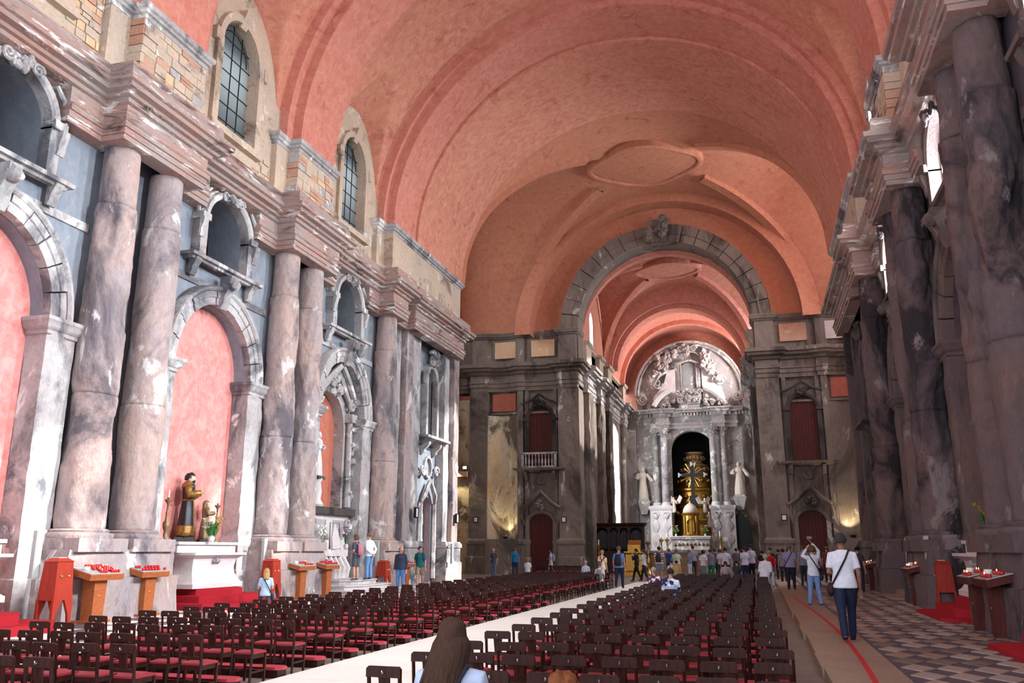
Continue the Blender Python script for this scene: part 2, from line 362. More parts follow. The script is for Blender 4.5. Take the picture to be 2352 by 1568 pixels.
def nave_wall(s):
    L = s < 0
    nm = 'left' if L else 'right'
    mats = dict(panel='panel' if L else 'panel_soot_shade', col='column' if L else 'column_soot_shade', arch='arch' if L else 'arch_soot_shade')  # right wall takes the darker copies with shade in their colour
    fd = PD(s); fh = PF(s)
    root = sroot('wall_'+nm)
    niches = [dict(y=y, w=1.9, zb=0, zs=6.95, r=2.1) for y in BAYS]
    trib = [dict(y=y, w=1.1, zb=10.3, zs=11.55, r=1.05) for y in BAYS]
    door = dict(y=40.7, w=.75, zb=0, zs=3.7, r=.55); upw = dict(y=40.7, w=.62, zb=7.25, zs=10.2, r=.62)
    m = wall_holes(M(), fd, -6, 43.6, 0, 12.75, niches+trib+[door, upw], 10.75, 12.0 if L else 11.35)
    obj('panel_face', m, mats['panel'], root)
    lun = [dict(y=y, w=1.05, zb=14.95, zs=18.0, r=1.15) for y in BAYS]
    m = wall_holes(M(), fd, -6, 43.6, 12.75, 21.3, lun, 10.62, 11.5)
    obj('upper_wall', m, 'attic', root)
    m = M(); m.add([fd(-6, 12.75, 10.62), fd(43.6, 12.75, 10.62), fd(43.6, 12.75, 12 if L else 11.5), fd(-6, 12.75, 12 if L else 11.5)], [(0, 1, 2, 3)])
    if L:
        m.add([fd(-6, 0, 13.6), fd(43.6, 0, 13.6), fd(43.6, 13, 13.6), fd(-6, 13, 13.6)], [(0, 1, 2, 3)])
        for a, b in ((-6, 10.0), (-6, 13.0)): m.add([fd(-6, b, 12), fd(43.6, b, 12), fd(43.6, b, 13.6), fd(-6, b, 13.6)], [(0, 1, 2, 3)])
        for y in (8.5, 18, 26.5, 36): m.add([fd(y, 10, 12), fd(y, 13, 12), fd(y, 13, 13.6), fd(y, 10, 13.6)], [(0, 1, 2, 3)])
    obj('gallery_behind', m, 'plaster', root)
    # niche backs
    for i, y in enumerate(BAYS):
        if i == 3:
            b = M(); hl = dict(y=y, w=1.92, zb=0, zs=6.95, r=2.12); half_disc(b, fd, hl, 12.0 if L else 11.3); obj('niche_back', b, mats['arch'], root)
        else:
            b = M(); half_disc(b, fd, dict(y=y, w=1.95, zb=0, zs=6.95, r=2.15), 11.12); obj('niche_back', b, 'pink', root)
    b = M(); half_disc(b, fd, dict(y=40.7, w=.8, zb=0, zs=3.7, r=.6), 11.1); obj('niche_back', b, 'pink', root)
    b = M(); half_disc(b, fd, dict(y=40.7, w=.66, zb=7.2, zs=10.2, r=.66), 11.3); obj('niche_back', b, 'dark', root)
    # entablature: continuous cornice, and the architrave where no gallery window cuts it
    blocks = [(-1.0, 2.9), (7.85, 11.2), (16.3, 19.65), (24.75, 28.05)]
    path = [(-6, 10.3)]
    for a, b in blocks: path += [(a, 10.3), (a, 9.6), (b, 9.6), (b, 10.3)]
    path += [(33.35, 10.3), (33.35, 9.6), (35.0, 9.6), (35.0, 10.15), (36.3, 10.15), (36.3, 9.75), (43.4, 9.75), (43.4, 12.5)]
    obj('cornice', sweep(M(), COR, path, fh), 'entab', root, None, 'auto')
    segs = [[(a-1.15, 10.3), (a, 10.3), (a, 9.6), (b, 9.6), (b, 10.3), (b+1.15, 10.3)] for a, b in blocks]
    segs.append([(32.3, 10.3)]+path[-8:])
    E = [p for p in ENT if p[1] < 12.8]+[(-.5, 12.8)]
    for sg in segs:
        sg = [(y, h) for y, h in sg]
        obj('architrave', sweep(M(), E, sg, fh), 'entab', root, None, 'auto')
    # attic piers over the column pairs, with cap mouldings
    CAP = [(-.4, 15.85), (.0, 15.85), (.03, 15.95), (.10, 15.98), (.10, 16.06), (.17, 16.1), (.19, 16.24), (.10, 16.3), (-.4, 16.32)]
    for k, (a, b) in enumerate([(-.5, 2.3), (8.5, 11.25), (16.95, 19.7), (25.3, 28.05), (33.9, 43.35)]):
        body = M()
        q = (a+.02, b-.02) if k < 4 else (a, b)
        sweep(body, [(-.5, 13.8), (0, 13.8), (0, 15.9), (-.5, 15.9)], [(q[0]-.8, 11), (q[0]-.8, 10.4), (q[0], 10.4), (q[0], 9.97), (q[1], 9.97), (q[1], 11)], fh)
        obj('attic_pier', body, 'attic', root)
        p2 = [(a-.8, 11), (a-.8, 10.38), (a, 10.38), (a, 9.95), (b, 9.95), (b, 11)]
        obj('attic_cap', sweep(M(), CAP, p2, fh), 'arch', root, None, 'auto')
        # masonry facing, block by block
        if k in (2, 3) or (k == 1 and L):
            z = 13.95; r = 0; nf = 6 if L else 5
            while z < 15.8:
                hgt = random.choice((.24, .3, .34)); hgt = min(hgt, 15.84-z)
                if hgt < .1: break
                y = a
                while y < b-.1:
                    ww = random.uniform(.32, .62); y2 = min(b, y+ww); y2 = b if b-y2 < .2 else y2
                    o = random.uniform(.0, .05)
                    mt = random.choice(['attic', 'attic', 'attic', 'attic', 'arch', 'ochre', 'brick'] if L else ['attic', 'attic', 'grime'])
                    if random.random() < .13:      # a pair of thin bricks instead of one block
                        for zz in (z, z+hgt/2): obj('brick', M().box(*sorted((XC+s*(9.97-o), XC+s*10.1)), y+.01, y2-.01, zz+.01, zz+hgt/2-.012), 'brick', root)
                    else: obj('stone', M().box(*sorted((XC+s*(9.97-o), XC+s*10.1)), y+.012, y2-.012, z+.012, z+hgt-.012), mt, root)
                    y = y2
                obj('stone', M().box(*sorted((XC+s*9.95, XC+s*10.4)), a-random.uniform(.01, .05), a+.1, z+.012, z+hgt-.012), random.choice(['attic', 'arch', 'brick']), root)
                z += hgt
    if L:   # rubble and bricks laid bare between the piers
        for (a, b) in ((11.3, 12.6), (14.9, 16.1), (19.8, 21.0), (23.4, 24.4), (28.2, 29.6)):
            z = 13.95
            while z < 14.9 if a > 19 else z < 16.2:
                hgt = random.choice((.14, .2, .26)); y = a+random.uniform(0, .15)
                while y < b:
                    ww = random.uniform(.28, .5)
                    if random.random() < .85:
                        mt = random.choice(('brick', 'attic', 'attic', 'ochre'))
                        obj('brick' if mt == 'brick' else 'stone', M().box(*sorted((XC+s*(10.6-random.uniform(0, .05)), XC+s*10.7)), y+.012, min(b, y+ww)-.012, z+.01, z+hgt-.01), mt, root)
                    y += ww
                z += hgt
    # lunette windows with stone frames
    for i, yc in enumerate(BAYS[1:] if L else BAYS[1:]):
        hl = lun[i+1]
        t = sroot('window_%d' % ((1 if L else 4)+i))
        fr = M()
        pf = [(-.0, 10.62), (-.0, 10.50), (.08, 10.47), (.26, 10.47), (.30, 10.62)]
        arc_prof(fr, fd, yc, hl['zs'], hl['w'], hl['r'], pf)
        for sg in (-1, 1):
            sweep(fr, [(0, 14.9), (.13, 14.9), (.13, 18.02), (0, 18.02)], sorted([(yc+sg*1.06, 10.61), (yc+sg*1.36, 10.61)]), fh)
            fr.box(*sorted((XC+s*10.62, XC+s*10.44)), *sorted((yc+sg*1.30, yc+sg*1.52)), 17.75, 18.2)
        fr.box(*sorted((XC+s*10.62, XC+s*10.40)), yc-1.45, yc+1.45, 14.7, 14.95)
        ear(fr, fd, yc, 19.0, 10.62, .34, .62, .3)
        obj('window_frame', fr, 'attic' if L else 'arch', t)
        g = M(); half_disc(g, fd, dict(hl, w=hl['w']+.02), 10.95); gp = obj('pane', g, 'glass', t) if L else None
        for k in (-.52, 0, .52):
            zt = hl['zs']+hl['r']*sqrt(1-(k/1.05)**2)
            obj('bar', M().tube([fd(yc+k, 14.95, 10.92), fd(yc+k, zt, 10.92)], .022, 5), 'iron', t)
        for k in range(6):
            z = 15.5+k*.6; wv = 1.05 if z < 18 else 1.05*sqrt(max(0.02, 1-((z-18)/1.15)**2))
            obj('bar', M().tube([fd(yc-wv, z, 10.91), fd(yc+wv, z, 10.91)], .022, 5), 'iron', t)
        obj('bar', M().tube([fd(yc-.82*cos(pi*q/12), 18+.9*sin(pi*q/12), 10.9) for q in range(13)], .02, 5, False), 'iron', t)
    # bays: arch with pilasters, gallery window
    for i, yc in enumerate(BAYS):
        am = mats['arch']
        for sg in (-1, 1):
            pr = sroot('trim_%d' % (1+i*2+(sg > 0)+(0 if L else 20)))
            y0, y1 = sorted((yc+sg*1.87, yc+sg*2.75)); b = M()
            nz = 26; rows = []
            for k in range(nz+1):
                z = 2.0+4.6*k/nz; row = []
                for (yy, hh) in ((y0, 11.1), (y0, 10.52), (y0+.2, 10.5), (y1-.4, 10.5), (y1-.2, 10.5), (y1, 10.52), (y1, 10.8)):
                    e = noise.fractal(Vector((yy*2.3, hh*2, z*1.2)), .8, 2.1, 3)*.045
                    row.append(fd(yy, z, hh-e-(.05 if y0+.1 < yy < y1-.3 and k % 25 else 0)))
                rows.append(row)
            obj('pilaster_shaft', M().grid(rows, True, True), am, pr)
            cp = [(0, 6.55), (.04, 6.58), (.04, 6.66), (.10, 6.7), (.15, 6.76), (.16, 6.84), (.20, 6.88), (.20, 6.97), (-.2, 6.97), (-.2, 6.55)]
            obj('capital', sweep(M(), cp, [(y0, 11.1), (y0, 10.5), (y1, 10.5), (y1, 10.8)] if sg > 0 else [(y0, 10.8), (y0, 10.5), (y1, 10.5), (y1, 11.1)], fh), am, pr, None, 'auto')
            bs = [(.10, 0), (.10, .95), (.06, .98), (.06, 1.7), (.09, 1.74), (.09, 1.86), (.03, 1.98), (.0, 2.05), (-.2, 2.05), (-.2, 0)]
            obj('pedestal', sweep(M(), bs, [(y0, 11.1), (y0, 10.5), (y1, 10.5), (y1, 10.8)] if sg > 0 else [(y0, 10.8), (y0, 10.5), (y1, 10.5), (y1, 11.1)], fh), am, pr, None, 'auto')
        # archivolt: voussoirs one by one under an outer moulding
        ar = sroot('trim_%d' % (40+i+(0 if L else 10)))
        nv = 11
        for k in range(nv):
            a0 = pi*k/nv+.008; a1 = pi*(k+1)/nv-.008; o = random.uniform(-.02, .03)
            pf = [(0, 11.1), (0, 10.50-o), (.22, 10.48-o), (.24, 10.44-o), (.42, 10.44-o), (.44, 10.75)]
            obj('voussoir', arc_prof(M(), fd, yc, 6.97, 1.9, 2.1, pf, a0, a1, 3), am, ar)
        obj('moulding', arc_prof(M(), fd, yc, 6.97, 2.33, 2.53, [(0, 10.75), (0, 10.42), (.06, 10.36), (.13, 10.36), (.17, 10.42), (.19, 10.75)], 0, pi, 28), am, ar, None, 'auto')
        kk = M(); ear(kk, fd, yc, 8.95, 10.5, .34, 1.05, .42); kk.blob(fd(yc, 9.75, 10.1), .2, i, .3); obj('keystone', kk, am, ar, None, 'auto')
        # gallery window: frame, sill, balustrade rail, scrolls
        hl = trib[i]; gw = sroot('window_%d' % ((10 if L else 20)+i))
        fr = M(); pf = [(0, 10.75), (0, 10.42), (.06, 10.36), (.20, 10.36), (.24, 10.5), (.30, 10.5), (.34, 10.62), (.34, 10.75)]
        arc_prof(fr, fd, yc, hl['zs'], hl['w'], hl['r'], pf, .0, pi)
        for sg in (-1, 1):
            ya, yb = sorted((yc+sg*1.1, yc+sg*1.42))
            fr.box(*sorted((XC+s*10.75, XC+s*10.42)), ya, yb, 10.3, 11.6)
            ya, yb = sorted((yc+sg*1.1, yc+sg*1.5)); fr.box(*sorted((XC+s*10.75, XC+s*10.32)), ya, yb, 11.5, 11.72)
            ear(fr, fd, yc+sg*1.42, 10.9, 10.42, .22, .62, .16); ear(fr, fd, yc+sg*1.5, 9.65, 10.6, .26, .6, .28)
            volute(fr, lambda a, b: fd(a, b, 10.34), (yc+sg*.42, 12.62), .18, 1.5, sg, .055)
            fr.tube([fd(yc+sg*1.5, 11.72, 10.5), fd(yc+sg*1.62, 12.0, 10.48), fd(yc+sg*1.46, 12.3, 10.46), fd(yc+sg*1.1, 12.62, 10.42)], [.05, .09, .08, .05], 6)
        for q in range(5): fr.blob(fd(yc+random.uniform(-.2, .2), 12.55+random.uniform(-.15, .2), 10.3), .13, q+i, .4)
        obj('window_frame', fr, am, gw, None, 'auto')
        if not L: obj('reveal_lining', arc_prof(M(), fd, yc, hl['zs'], hl['w']-.03, hl['r']-.03, [(0, 10.76), (0, 11.36), (.02, 11.36), (.02, 10.76)], 0, pi, 16).box(XC+10.76, XC+11.36, yc+1.07, yc+1.09, 10.3, 11.55).box(XC+10.76, XC+11.36, yc-1.09, yc-1.07, 10.3, 11.55), 'attic', gw)
        sl = M(); sweep(sl, [(0, 10.1), (.12, 10.12), (.16, 10.18), (.26, 10.2), (.28, 10.3), (0, 10.32)], [(yc-1.62, 10.75), (yc-1.62, 10.52), (yc+1.62, 10.52), (yc+1.62, 10.75)], fh)
        obj('sill', sl, am, gw, None, 'auto')
        st = M(); st.box(*sorted((XC+s*10.75, XC+s*10.69)), yc-2.9, yc+2.9, 9.5, 9.72); obj('string_course', st, am, gw)
    # columns and their plinths
    pairs = [(10.45,), (17.05, 18.85), (25.5, 27.25), (34.2,)]
    if L: names = {17.05: 'broken stone column closest to the camera along the bright wall', 18.85: 'smooth grey column just before the niche with the robed saint',
                   25.5: 'pitted pink-grey column just past the saint niche', 27.25: 'pitted column beside the arched marble altar niche, near side',
                   34.2: 'single scarred column beyond the marble altar niche', 10.45: 'column of the bright wall before the first pink niche'}
    else: names = {17.05: 'tall dark column at the picture edge of the shadowed wall', 18.85: 'dark column beside the shadowed wall niche, second from the edge',
                   25.5: 'split dark mauve column midway along the shadowed wall', 27.25: 'dark column half hidden behind the split mauve one',
                   34.2: 'far dark single column of the shadowed wall', 10.45: 'column of the shadowed wall nearest the entrance'}
    for pi_, pr in enumerate(pairs):
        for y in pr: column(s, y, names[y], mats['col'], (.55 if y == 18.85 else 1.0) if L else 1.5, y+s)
        a, b = (pr[0]-.85, pr[-1]+.85)
        pl = M(); rows = []
        ZB = [(0, .22), (.55, .2), (.95, .2), (.97, .10), (1.2, .08), (1.45, .07), (1.6, .04)]
        pth = [(a, 10.8), (a, 10.3), (a, 9.65), (a+.6, 9.6), ((a+b)/2, 9.6), (b-.6, 9.6), (b, 9.65), (b, 10.3), (b, 10.8)]
        for z, o in ZB:
            row = []
            for y, h in pth:
                e = noise.noise(Vector((y*1.3, h, z*2+s)))*.07
                yy = y+(-o if y < (a+b)/2-.1 and h > 9.62 else o if y > (a+b)/2+.1 and h > 9.62 else 0); row.append(fd(yy+e*.5, z, h-(o if h < 10.7 else 0)-e))
            rows.append(row)
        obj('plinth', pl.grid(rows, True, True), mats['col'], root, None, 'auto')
    # pilaster group beyond the last column
    for (a, b, hh, mt) in ((35.25, 36.35, 10.45, 'arch'), (36.5, 37.3, 10.2, 'col'), (37.5, 38.6, 10.35, 'arch'), (42.0, 42.7, 10.3, 'arch'), (42.8, 43.6, 10.05, 'col')):
        m = M(); rows = []
        for k in range(31):
            z = 1.9+10*k/30; rows.append([fd(y, z, h-noise.fractal(Vector((y*2, h, z*1.1)), .8, 2, 3)*.04) for y, h in ((a, 11.2), (a, hh), (a+(b-a)*.33, hh), (a+(b-a)*.66, hh), (b, hh), (b, 11.2))])
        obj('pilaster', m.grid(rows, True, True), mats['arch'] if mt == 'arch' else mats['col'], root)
    ft = [(.0, 0), (.0, .95), (-.06, 1.0), (-.06, 1.65), (0, 1.7), (0, 1.85), (-.08, 2.0), (-.5, 2.0), (-.5, 0)]
    obj('pedestal', sweep(M(), ft, [(35.2, 10.9), (35.2, 10.25), (36.4, 10.25), (36.4, 9.95), (38.7, 9.95), (38.7, 10.9)], fh), mats['arch'], root)
    obj('pedestal', sweep(M(), ft, [(41.8, 10.9), (41.8, 10.0), (43.7, 9.8), (43.7, 12.5)], fh), mats['arch'], root)
    # small balcony window and broken pediment in the last bay
    bw = sroot('window_%d' % (15 if L else 25)); fr = M(); yc = 40.7
    arc_prof(fr, fd, yc, 10.2, .62, .62, [(0, 10.75), (0, 10.5), (.2, 10.45), (.28, 10.75)], 0, pi, 16)
    for sg in (-1, 1):
        fr.box(*sorted((XC+s*10.8, XC+s*10.45)), *sorted((yc+sg*.62, yc+sg*.9)), 7.2, 10.3)
        ear(fr, fd, yc+sg*.95, 9.9, 10.6, .24, .7, .3); ear(fr, fd, yc+sg*.8, 6.3, 10.75, .22, .6, .5)
        volute(fr, lambda a, b: fd(a, b, 10.4), (yc+sg*.4, 11.2), .3, 1.4, sg, .08)
    for q in range(6): fr.blob(fd(yc+random.uniform(-.3, .3), 11.3+random.uniform(-.2, .35), 10.4), .2, q, .4)
    obj('window_frame', fr, mats['arch'], bw, None, 'auto')
    obj('sill', sweep(M(), [(0, 6.8), (.1, 6.85), (.25, 6.95), (.3, 7.0), (.5, 7.05), (.5, 7.18), (0, 7.2)], [(yc-1.15, 10.8), (yc-1.15, 10.55), (yc+1.15, 10.55), (yc+1.15, 10.8)], fh), mats['arch'], bw, None, 'auto')
    fr = M()
    for sg in (-1, 1):
        fr.tube([fd(yc+sg*.95, 3.9, 10.6), fd(yc+sg*.7, 4.3, 10.5), fd(yc+sg*.1, 4.95, 10.5)], [.09, .13, .1], 6)
        volute(fr, lambda a, b: fd(a, b, 10.55), (yc+sg*.95, 5.5), .3, 1.3, sg, .09)
        fr.tube([fd(yc+sg*.95, .2, 10.65), fd(yc+sg*.95, 3.9, 10.65)], [.16, .13], 6)
    arc_prof(fr, fd, yc, 5.7, .4, .45, [(0, 10.75), (0, 10.6), (.12, 10.6), (.12, 10.75)], 0, 2*pi, 20, False)
    obj('door_surround', fr, mats['arch'], bw, None, 'auto')
    # end face towards the crossing
    m = M(); m.add([fd(43.6, 0, 10.2), fd(43.6, 0, 14.6), fd(43.6, 16.3, 14.6), fd(43.6, 16.3, 10.2)], [(0, 1, 2, 3)]); obj('end_face', m, 'grime', root)
    return root
nave_wall(-1); nave_wall(1)

# ------------------------------------------------------------ vaults
def vault_z(x, y):
    u = abs(x-XC); zb = 16.3+10.2*sqrt(max(0, 1-(u/10.68)**2)) if u < 10.68 else 16.3
    for yc in BAYS:
        d = abs(y-yc)
        if d < 2.5 and u > 7.2:
            zt = 20.6+(10.62-u)*.84
            z = 16.3+(zt-16.3)*(1-(d/2.5)**2)**.5
            zb = max(zb, z)
    return zb
def build_vault():
    rows = []; ys = [-6+.11*i for i in range(385)]
    for y in ys:
        row = []
        for k in range(161):
            a = pi*k/160; e = (1-cos(a))/2; a2 = pi*k/160
            x = XC-10.67*cos(a2); row.append((x, y, vault_z(x, y)))
        rows.append(row)
    m = M().grid(rows)
    return struct('ceiling', m, 'vault', 'auto')
build_vault()
def rib(name, a, b, ru, rz, up, rz2, steps, mat):
    """transverse band: soffit between y = a and b, with its two side faces"""
    m = M(); n = 72; rows = []
    for k in range(n+1):
        t = pi*k/n; c, s_ = cos(t), sin(t)
        lo = lambda q: (XC-(ru+q)*c, 16.28+(rz+q)*s_); hi = (XC-up*c, 16.28+rz2*s_)
        r = [(hi[0], a-steps, hi[1])]
        if steps: r += [(*lo(.34)[:1], a-steps, lo(.34)[1]), (*lo(.34)[:1], a, lo(.34)[1])]
        r += [(lo(0)[0], a, lo(0)[1]), (lo(0)[0], b, lo(0)[1])]
        if steps: r += [(lo(.34)[0], b, lo(.34)[1]), (lo(.34)[0], b+steps, lo(.34)[1])]
        r += [(hi[0], b+steps, hi[1])]; rows.append(r)
    return struct(name, m.grid(rows), mat, 'auto')
for i, (a, b) in enumerate(((-.5, 2.3), (8.6, 11.2), (17.05, 19.65), (25.4, 28.0), (33.95, 36.6))):
    rib('trim_%d' % (60+i), a, b, 9.97, 9.58, 10.7, 10.25, .45, 'rib')
rib('trim_66', 36.6, 43.62, 9.86, 9.42, 10.7, 10.25, 0, 'vault')
YM, HV, HU = 50.3, 6.75, 9.98
def cross_z(x, y):
    u = abs(x-XC)/HU; v = abs(y-YM)/HV
    zu = sqrt(max(0, 1-u*u)); zv = sqrt(max(0, 1-v*v)); return 16.28+9.5*max(zu, zv)
rows = []
xs = sorted({round(XC-HU*cos(pi*k/110), 3) for k in range(111)} | {round(XC+sg*(HU+.15*k), 3) for sg in (-1, 1) for k in range(1, 32)})
for k in range(101):
    y = YM-HV*cos(pi*k/100); rows.append([(x, y, cross_z(x, y)) for x in xs])
cr = struct('ceiling', M().grid(rows), 'transept', 'auto')
# diagonal ribs, oval medallion, wall band of the crossing
for sx in (-1, 1):
    for sy in (-1, 1):
        m = M(); rows = []
        for k in range(34):
            u = 1-(k/33)**1.15*.66; c = Vector((XC+sx*u*HU, YM+sy*u*HV, 16.28+9.5*sqrt(max(0, 1-u*u))))
            side = Vector((-sy*HV, sx*HU, 0)).normalized()*.34
            dn = Vector((-sx*u*.6, -sy*u*.6, -1)).normalized()*.16
            rows.append([c-side-dn*2, c-side+dn, c+side+dn, c+side-dn*2])
        struct('trim_%d' % (70+(sx > 0)*2+(sy > 0)), m.grid(rows, True), 'transept', 'auto')
def oval(name, cx, cy, z, rx, ry, mat, lobes=.06):
    m = M(); n = 64
    ring = lambda q, zz: [(cx+(rx+q)*cos(2*pi*j/n)*(1+lobes*cos(8*pi*j/n)), cy+(ry+q)*sin(2*pi*j/n)*(1+lobes*cos(8*pi*j/n)), zz) for j in range(n)]
    m.grid([ring(0, z+.7), ring(0, z-.10), ring(-.14, z-.16), ring(-.3, z-.12), ring(-.32, z-.02)], True)
    k = len(m.v); m.add(ring(-.32, z-.02), [tuple(range(n))])
    return struct(name, m, mat, 'auto')
oval('trim_74', XC-.1, YM+.1, 25.5, 3.5, 2.9, 'transept')
def end_band(name, y0, y1, ru, rz, mat, up=10.2, upz=9.8, z0=16.28):
    m = M(); rows = []
    for k in range(65):
        t = pi*k/64; rows.append([(XC-up*cos(t), y0, z0+upz*sin(t)), (XC-ru*cos(t), y0, z0+rz*sin(t)), (XC-ru*cos(t), y1, z0+rz*sin(t))])
    return struct(name, m.grid(rows), mat, 'auto')
end_band('trim_75', 55.6, 57.05, 9.1, 8.9, 'transept')
# end wall of the crossing: tympanum with the great arch, piers below
root = sroot('wall_far')
fy = lambda a, z, d: (a, d, z)
m = wall_holes(M(), fy, -21.2, 10.6, 0, 26.5, [dict(y=XC, w=5.95, zb=0, zs=16.7, r=5.95)], 57.0, 58.6)
wf = obj('end_wall', m, 'grime', root)
wf.data.materials.append(MT['transept'])
for p in wf.data.polygons:
    if p.center.z > 16.7 and p.center.y < 57.1: p.material_index = 1
# the tall strips of the end wall reach from floor to vault: cover their upper part with the painted tympanum
m = M(); n = 48
for k in range(n):
    a0, a1 = pi*k/n, pi*(k+1)/n
    q = lambda a: ((XC-7.2*cos(a), 56.97, 16.7+7.2*sin(a)), (XC-10.2*cos(a), 56.97, 16.7+9.9*sin(a)))
    (p0, p1), (p2, p3) = q(a0), q(a1); m.add([p0, p1, p3, p2], [(0, 1, 2, 3)])
for sg in (-1, 1): m.add([(XC+sg*7.2, 56.96, 16.72), (XC+sg*16, 56.96, 16.72), (XC+sg*16, 56.96, 26), (XC+sg*10.1, 56.96, 18), (XC+sg*7.2, 56.96, 17)], [(0, 1, 2, 3, 4)])
obj('tympanum', m, 'transept', root)
ga = sroot('trim_80')
nv = 19
for k in range(nv):
    a0 = pi*k/nv+.004; a1 = pi*(k+1)/nv-.004; o = random.uniform(-.05, .04)
    pf = [(0, 58.7), (0-o*.5, 56.75-o), (.5, 56.7-o), (.52, 56.62-o), (1.22, 56.62-o), (1.25, 57.1)]
    obj('voussoir', arc_prof(M(), fy, XC, 16.7, 5.92, 5.95, pf, a0, a1, 3), 'grime', ga)
kk = M(); kk.prism([(-.5, 22.5), (-.75, 24.15), (.75, 24.15), (.5, 22.5)], lambda a, b, d: (XC+a, d, b), 56.3, 57)
for q in range(14): kk.blob((XC+random.uniform(-.7, .7), 56.3, 22.8+random.uniform(0, 1.5)), .26, q, .4)
obj('keystone', kk, 'grime', ga, None, 'auto')
# ------------------------------------------------------------ end wall dressing, both sides of the great arch
def fb(sg):          # (a = distance from centre line, depth) plan -> world
    return lambda a, d, z: (XC+sg*a, d, z)
ENT2 = [(-.6, 12.5), (0, 12.5), (0, 12.75), (.06, 12.8), (.06, 13.05), (.12, 13.1), (.02, 13.2), (.02, 13.65), (.14, 13.7), (.2, 13.85), (.45, 13.95), (.5, 14.1), (.62, 14.15), (.64, 14.36), (.4, 14.45), (-.6, 14.5)]
CAP2 = [(-.6, 16.35), (0, 16.35), (.05, 16.45), (.14, 16.5), (.14, 16.6), (.2, 16.68), (.18, 16.76), (-.6, 16.8)]
for sg in (-1, 1):
    L = sg < 0; root = sroot('trim_%d' % (82 if L else 83)); f = fb(sg)
    plan = [(5.95, 58.4), (5.95, 56.45), (7.35, 56.45), (7.35, 56.8), (9.75, 56.8), (9.75, 56.6), (10.25, 56.5), (10.6, 56.75), (11.4, 56.9), (12.2, 56.75), (12.5, 56.5), (13.7, 56.4), (13.7, 56.8), (15.6, 56.6)]
    if not L: plan = plan[:-2]
    mid = [(a, d) for a, d in plan]
    rev = (lambda fn: (lambda a, d, z: fn(a, d, z)))(f)
    obj('entablature', sweep(M(), ENT2, mid, rev), 'grime', root, None, 'auto')
    obj('attic_cap', sweep(M(), CAP2, mid, rev), 'grime', root, None, 'auto')
    obj('attic_wall', sweep(M(), [(-.6, 14.4), (-.08, 14.4), (-.08, 16.4), (-.6, 16.4)], mid, rev), 'grime', root)
    # coloured attic panels
    for (a0, a1, mt) in ((7.6, 9.3, 'ochre' if L else 'brick'), (10.45, 12.0, 'ochre' if L else 'white')):
        b = M().box(*sorted((XC+sg*a0, XC+sg*a1)), 56.72, 56.9, 14.9, 16.1); obj('panel', b, mt, root)
    # piers and pilasters, rough
    for (a0, a1, d, z1) in ((5.88, 7.35, 56.5, 12.5), (7.5, 7.75, 56.75, 12.5), (9.55, 9.8, 56.75, 12.5), (9.9, 10.3, 56.6, 12.5), (12.45, 13.75, 56.42, 12.5)):
        m = M(); rows = []
        for k in range(41):
            z = 2.3+(z1-2.3)*k/40; rows.append([f(a, dd-noise.fractal(Vector((a*1.7, dd+sg*3, z*.9)), .8, 2, 3)*.05*(dd < 57), z) for a, dd in ((a0, 58), (a0, d), ((a0*2+a1)/3, d), ((a0+a1*2)/3, d), (a1, d), (a1, 58))])
        obj('pilaster', m.grid(rows, True, True), 'grime', root, None)
        obj('base', sweep(M(), [(.14, 0), (.14, 1.1), (.06, 1.15), (.06, 1.9), (.12, 2.0), (.12, 2.2), (.0, 2.35), (-.3, 2.35), (-.3, 0)], [(a0, 57.2), (a0, d), (a1, d), (a1, 57.2)], rev), 'grime', root)
    # string course and red painted squares
    b = M().box(*sorted((XC+sg*7.5, XC+sg*14)), 56.75, 57, 10.85, 11.0)
    obj('string_course', b, 'grime', root)
    for a0, a1 in ((10.5, 12.2), (13.9, 15.2)): obj('panel', M().box(*sorted((XC+sg*a0, XC+sg*a1)), 56.9, 57.0, 11.1, 12.35), 'redniche', root)
    # curved scorched bay and its up-light
    rows = []
    for k in range(21):
        z = 2.3+8.5*k/20; rows.append([f(10.3+2.15*q/10, 56.6+.3*sin(pi*q/10), z) for q in range(11)]+[f(12.45, 57.05, z), f(10.3, 57.05, z)])
    obj('scorched_bay', M().grid(rows, True, True), 'scorch' if L else 'grime', root, None, 'auto')
    obj('ledge', M().box(*sorted((XC+sg*10.3, XC+sg*12.45)), 56.2, 57, 0, 2.3), 'grime', root)
    # doorway, boarded window
    dz = sroot('door_%d' % (1 if L else 2)); c = 8.68
    for k in range(8):
        y0 = c-.83+1.66*k/8; y1 = y0+1.66/8-.012; zt = lambda q: 3.35+.62*sqrt(max(0, 1-((q-c)/.83)**2))
        m = M().prism([(y0, 0), (y0, zt(y0+.001)), ((y0+y1)/2, zt((y0+y1)/2)), (y1, zt(y1)), (y1, 0)], lambda a, b, d: (XC+sg*a, d, b), 56.86, 56.95)
        obj('plank', m, 'doorwood', dz)
    m = M(); arc = lambda a, b, d: (XC+sg*a, d, b)
    arc_prof(m, arc, c, 3.35, .83, .62, [(0, 57), (0, 56.7), (.1, 56.62), (.22, 56.6), (.26, 57)], 0, pi, 18)
    for q in (-1, 1):
        m.box(*sorted((XC+sg*(c+q*.83), XC+sg*(c+q*1.08))), 56.64, 57, 0, 3.4)
        pts = [f(c+q*1.35, 56.5, 4.35), f(c+q*.75, 56.5, 4.75), f(c+q*.3, 56.5, 5.2), f(c, 56.5, 5.5)]
        m.tube(pts, [.11, .10, .10, .11], 6); m.tube([(p[0], p[1]+.15, p[2]-.14) for p in pts], .08, 6)
        m.tube([f(c+q*1.15, 56.7, 3.2), f(c+q*1.3, 56.6, 3.8), f(c+q*1.2, 56.6, 4.3)], [.08, .12, .08], 6)
    for q in range(7): m.blob(f(c+random.uniform(-.25, .25), 56.55, 4.5+random.uniform(-.25, .3)), .17, q, .4)
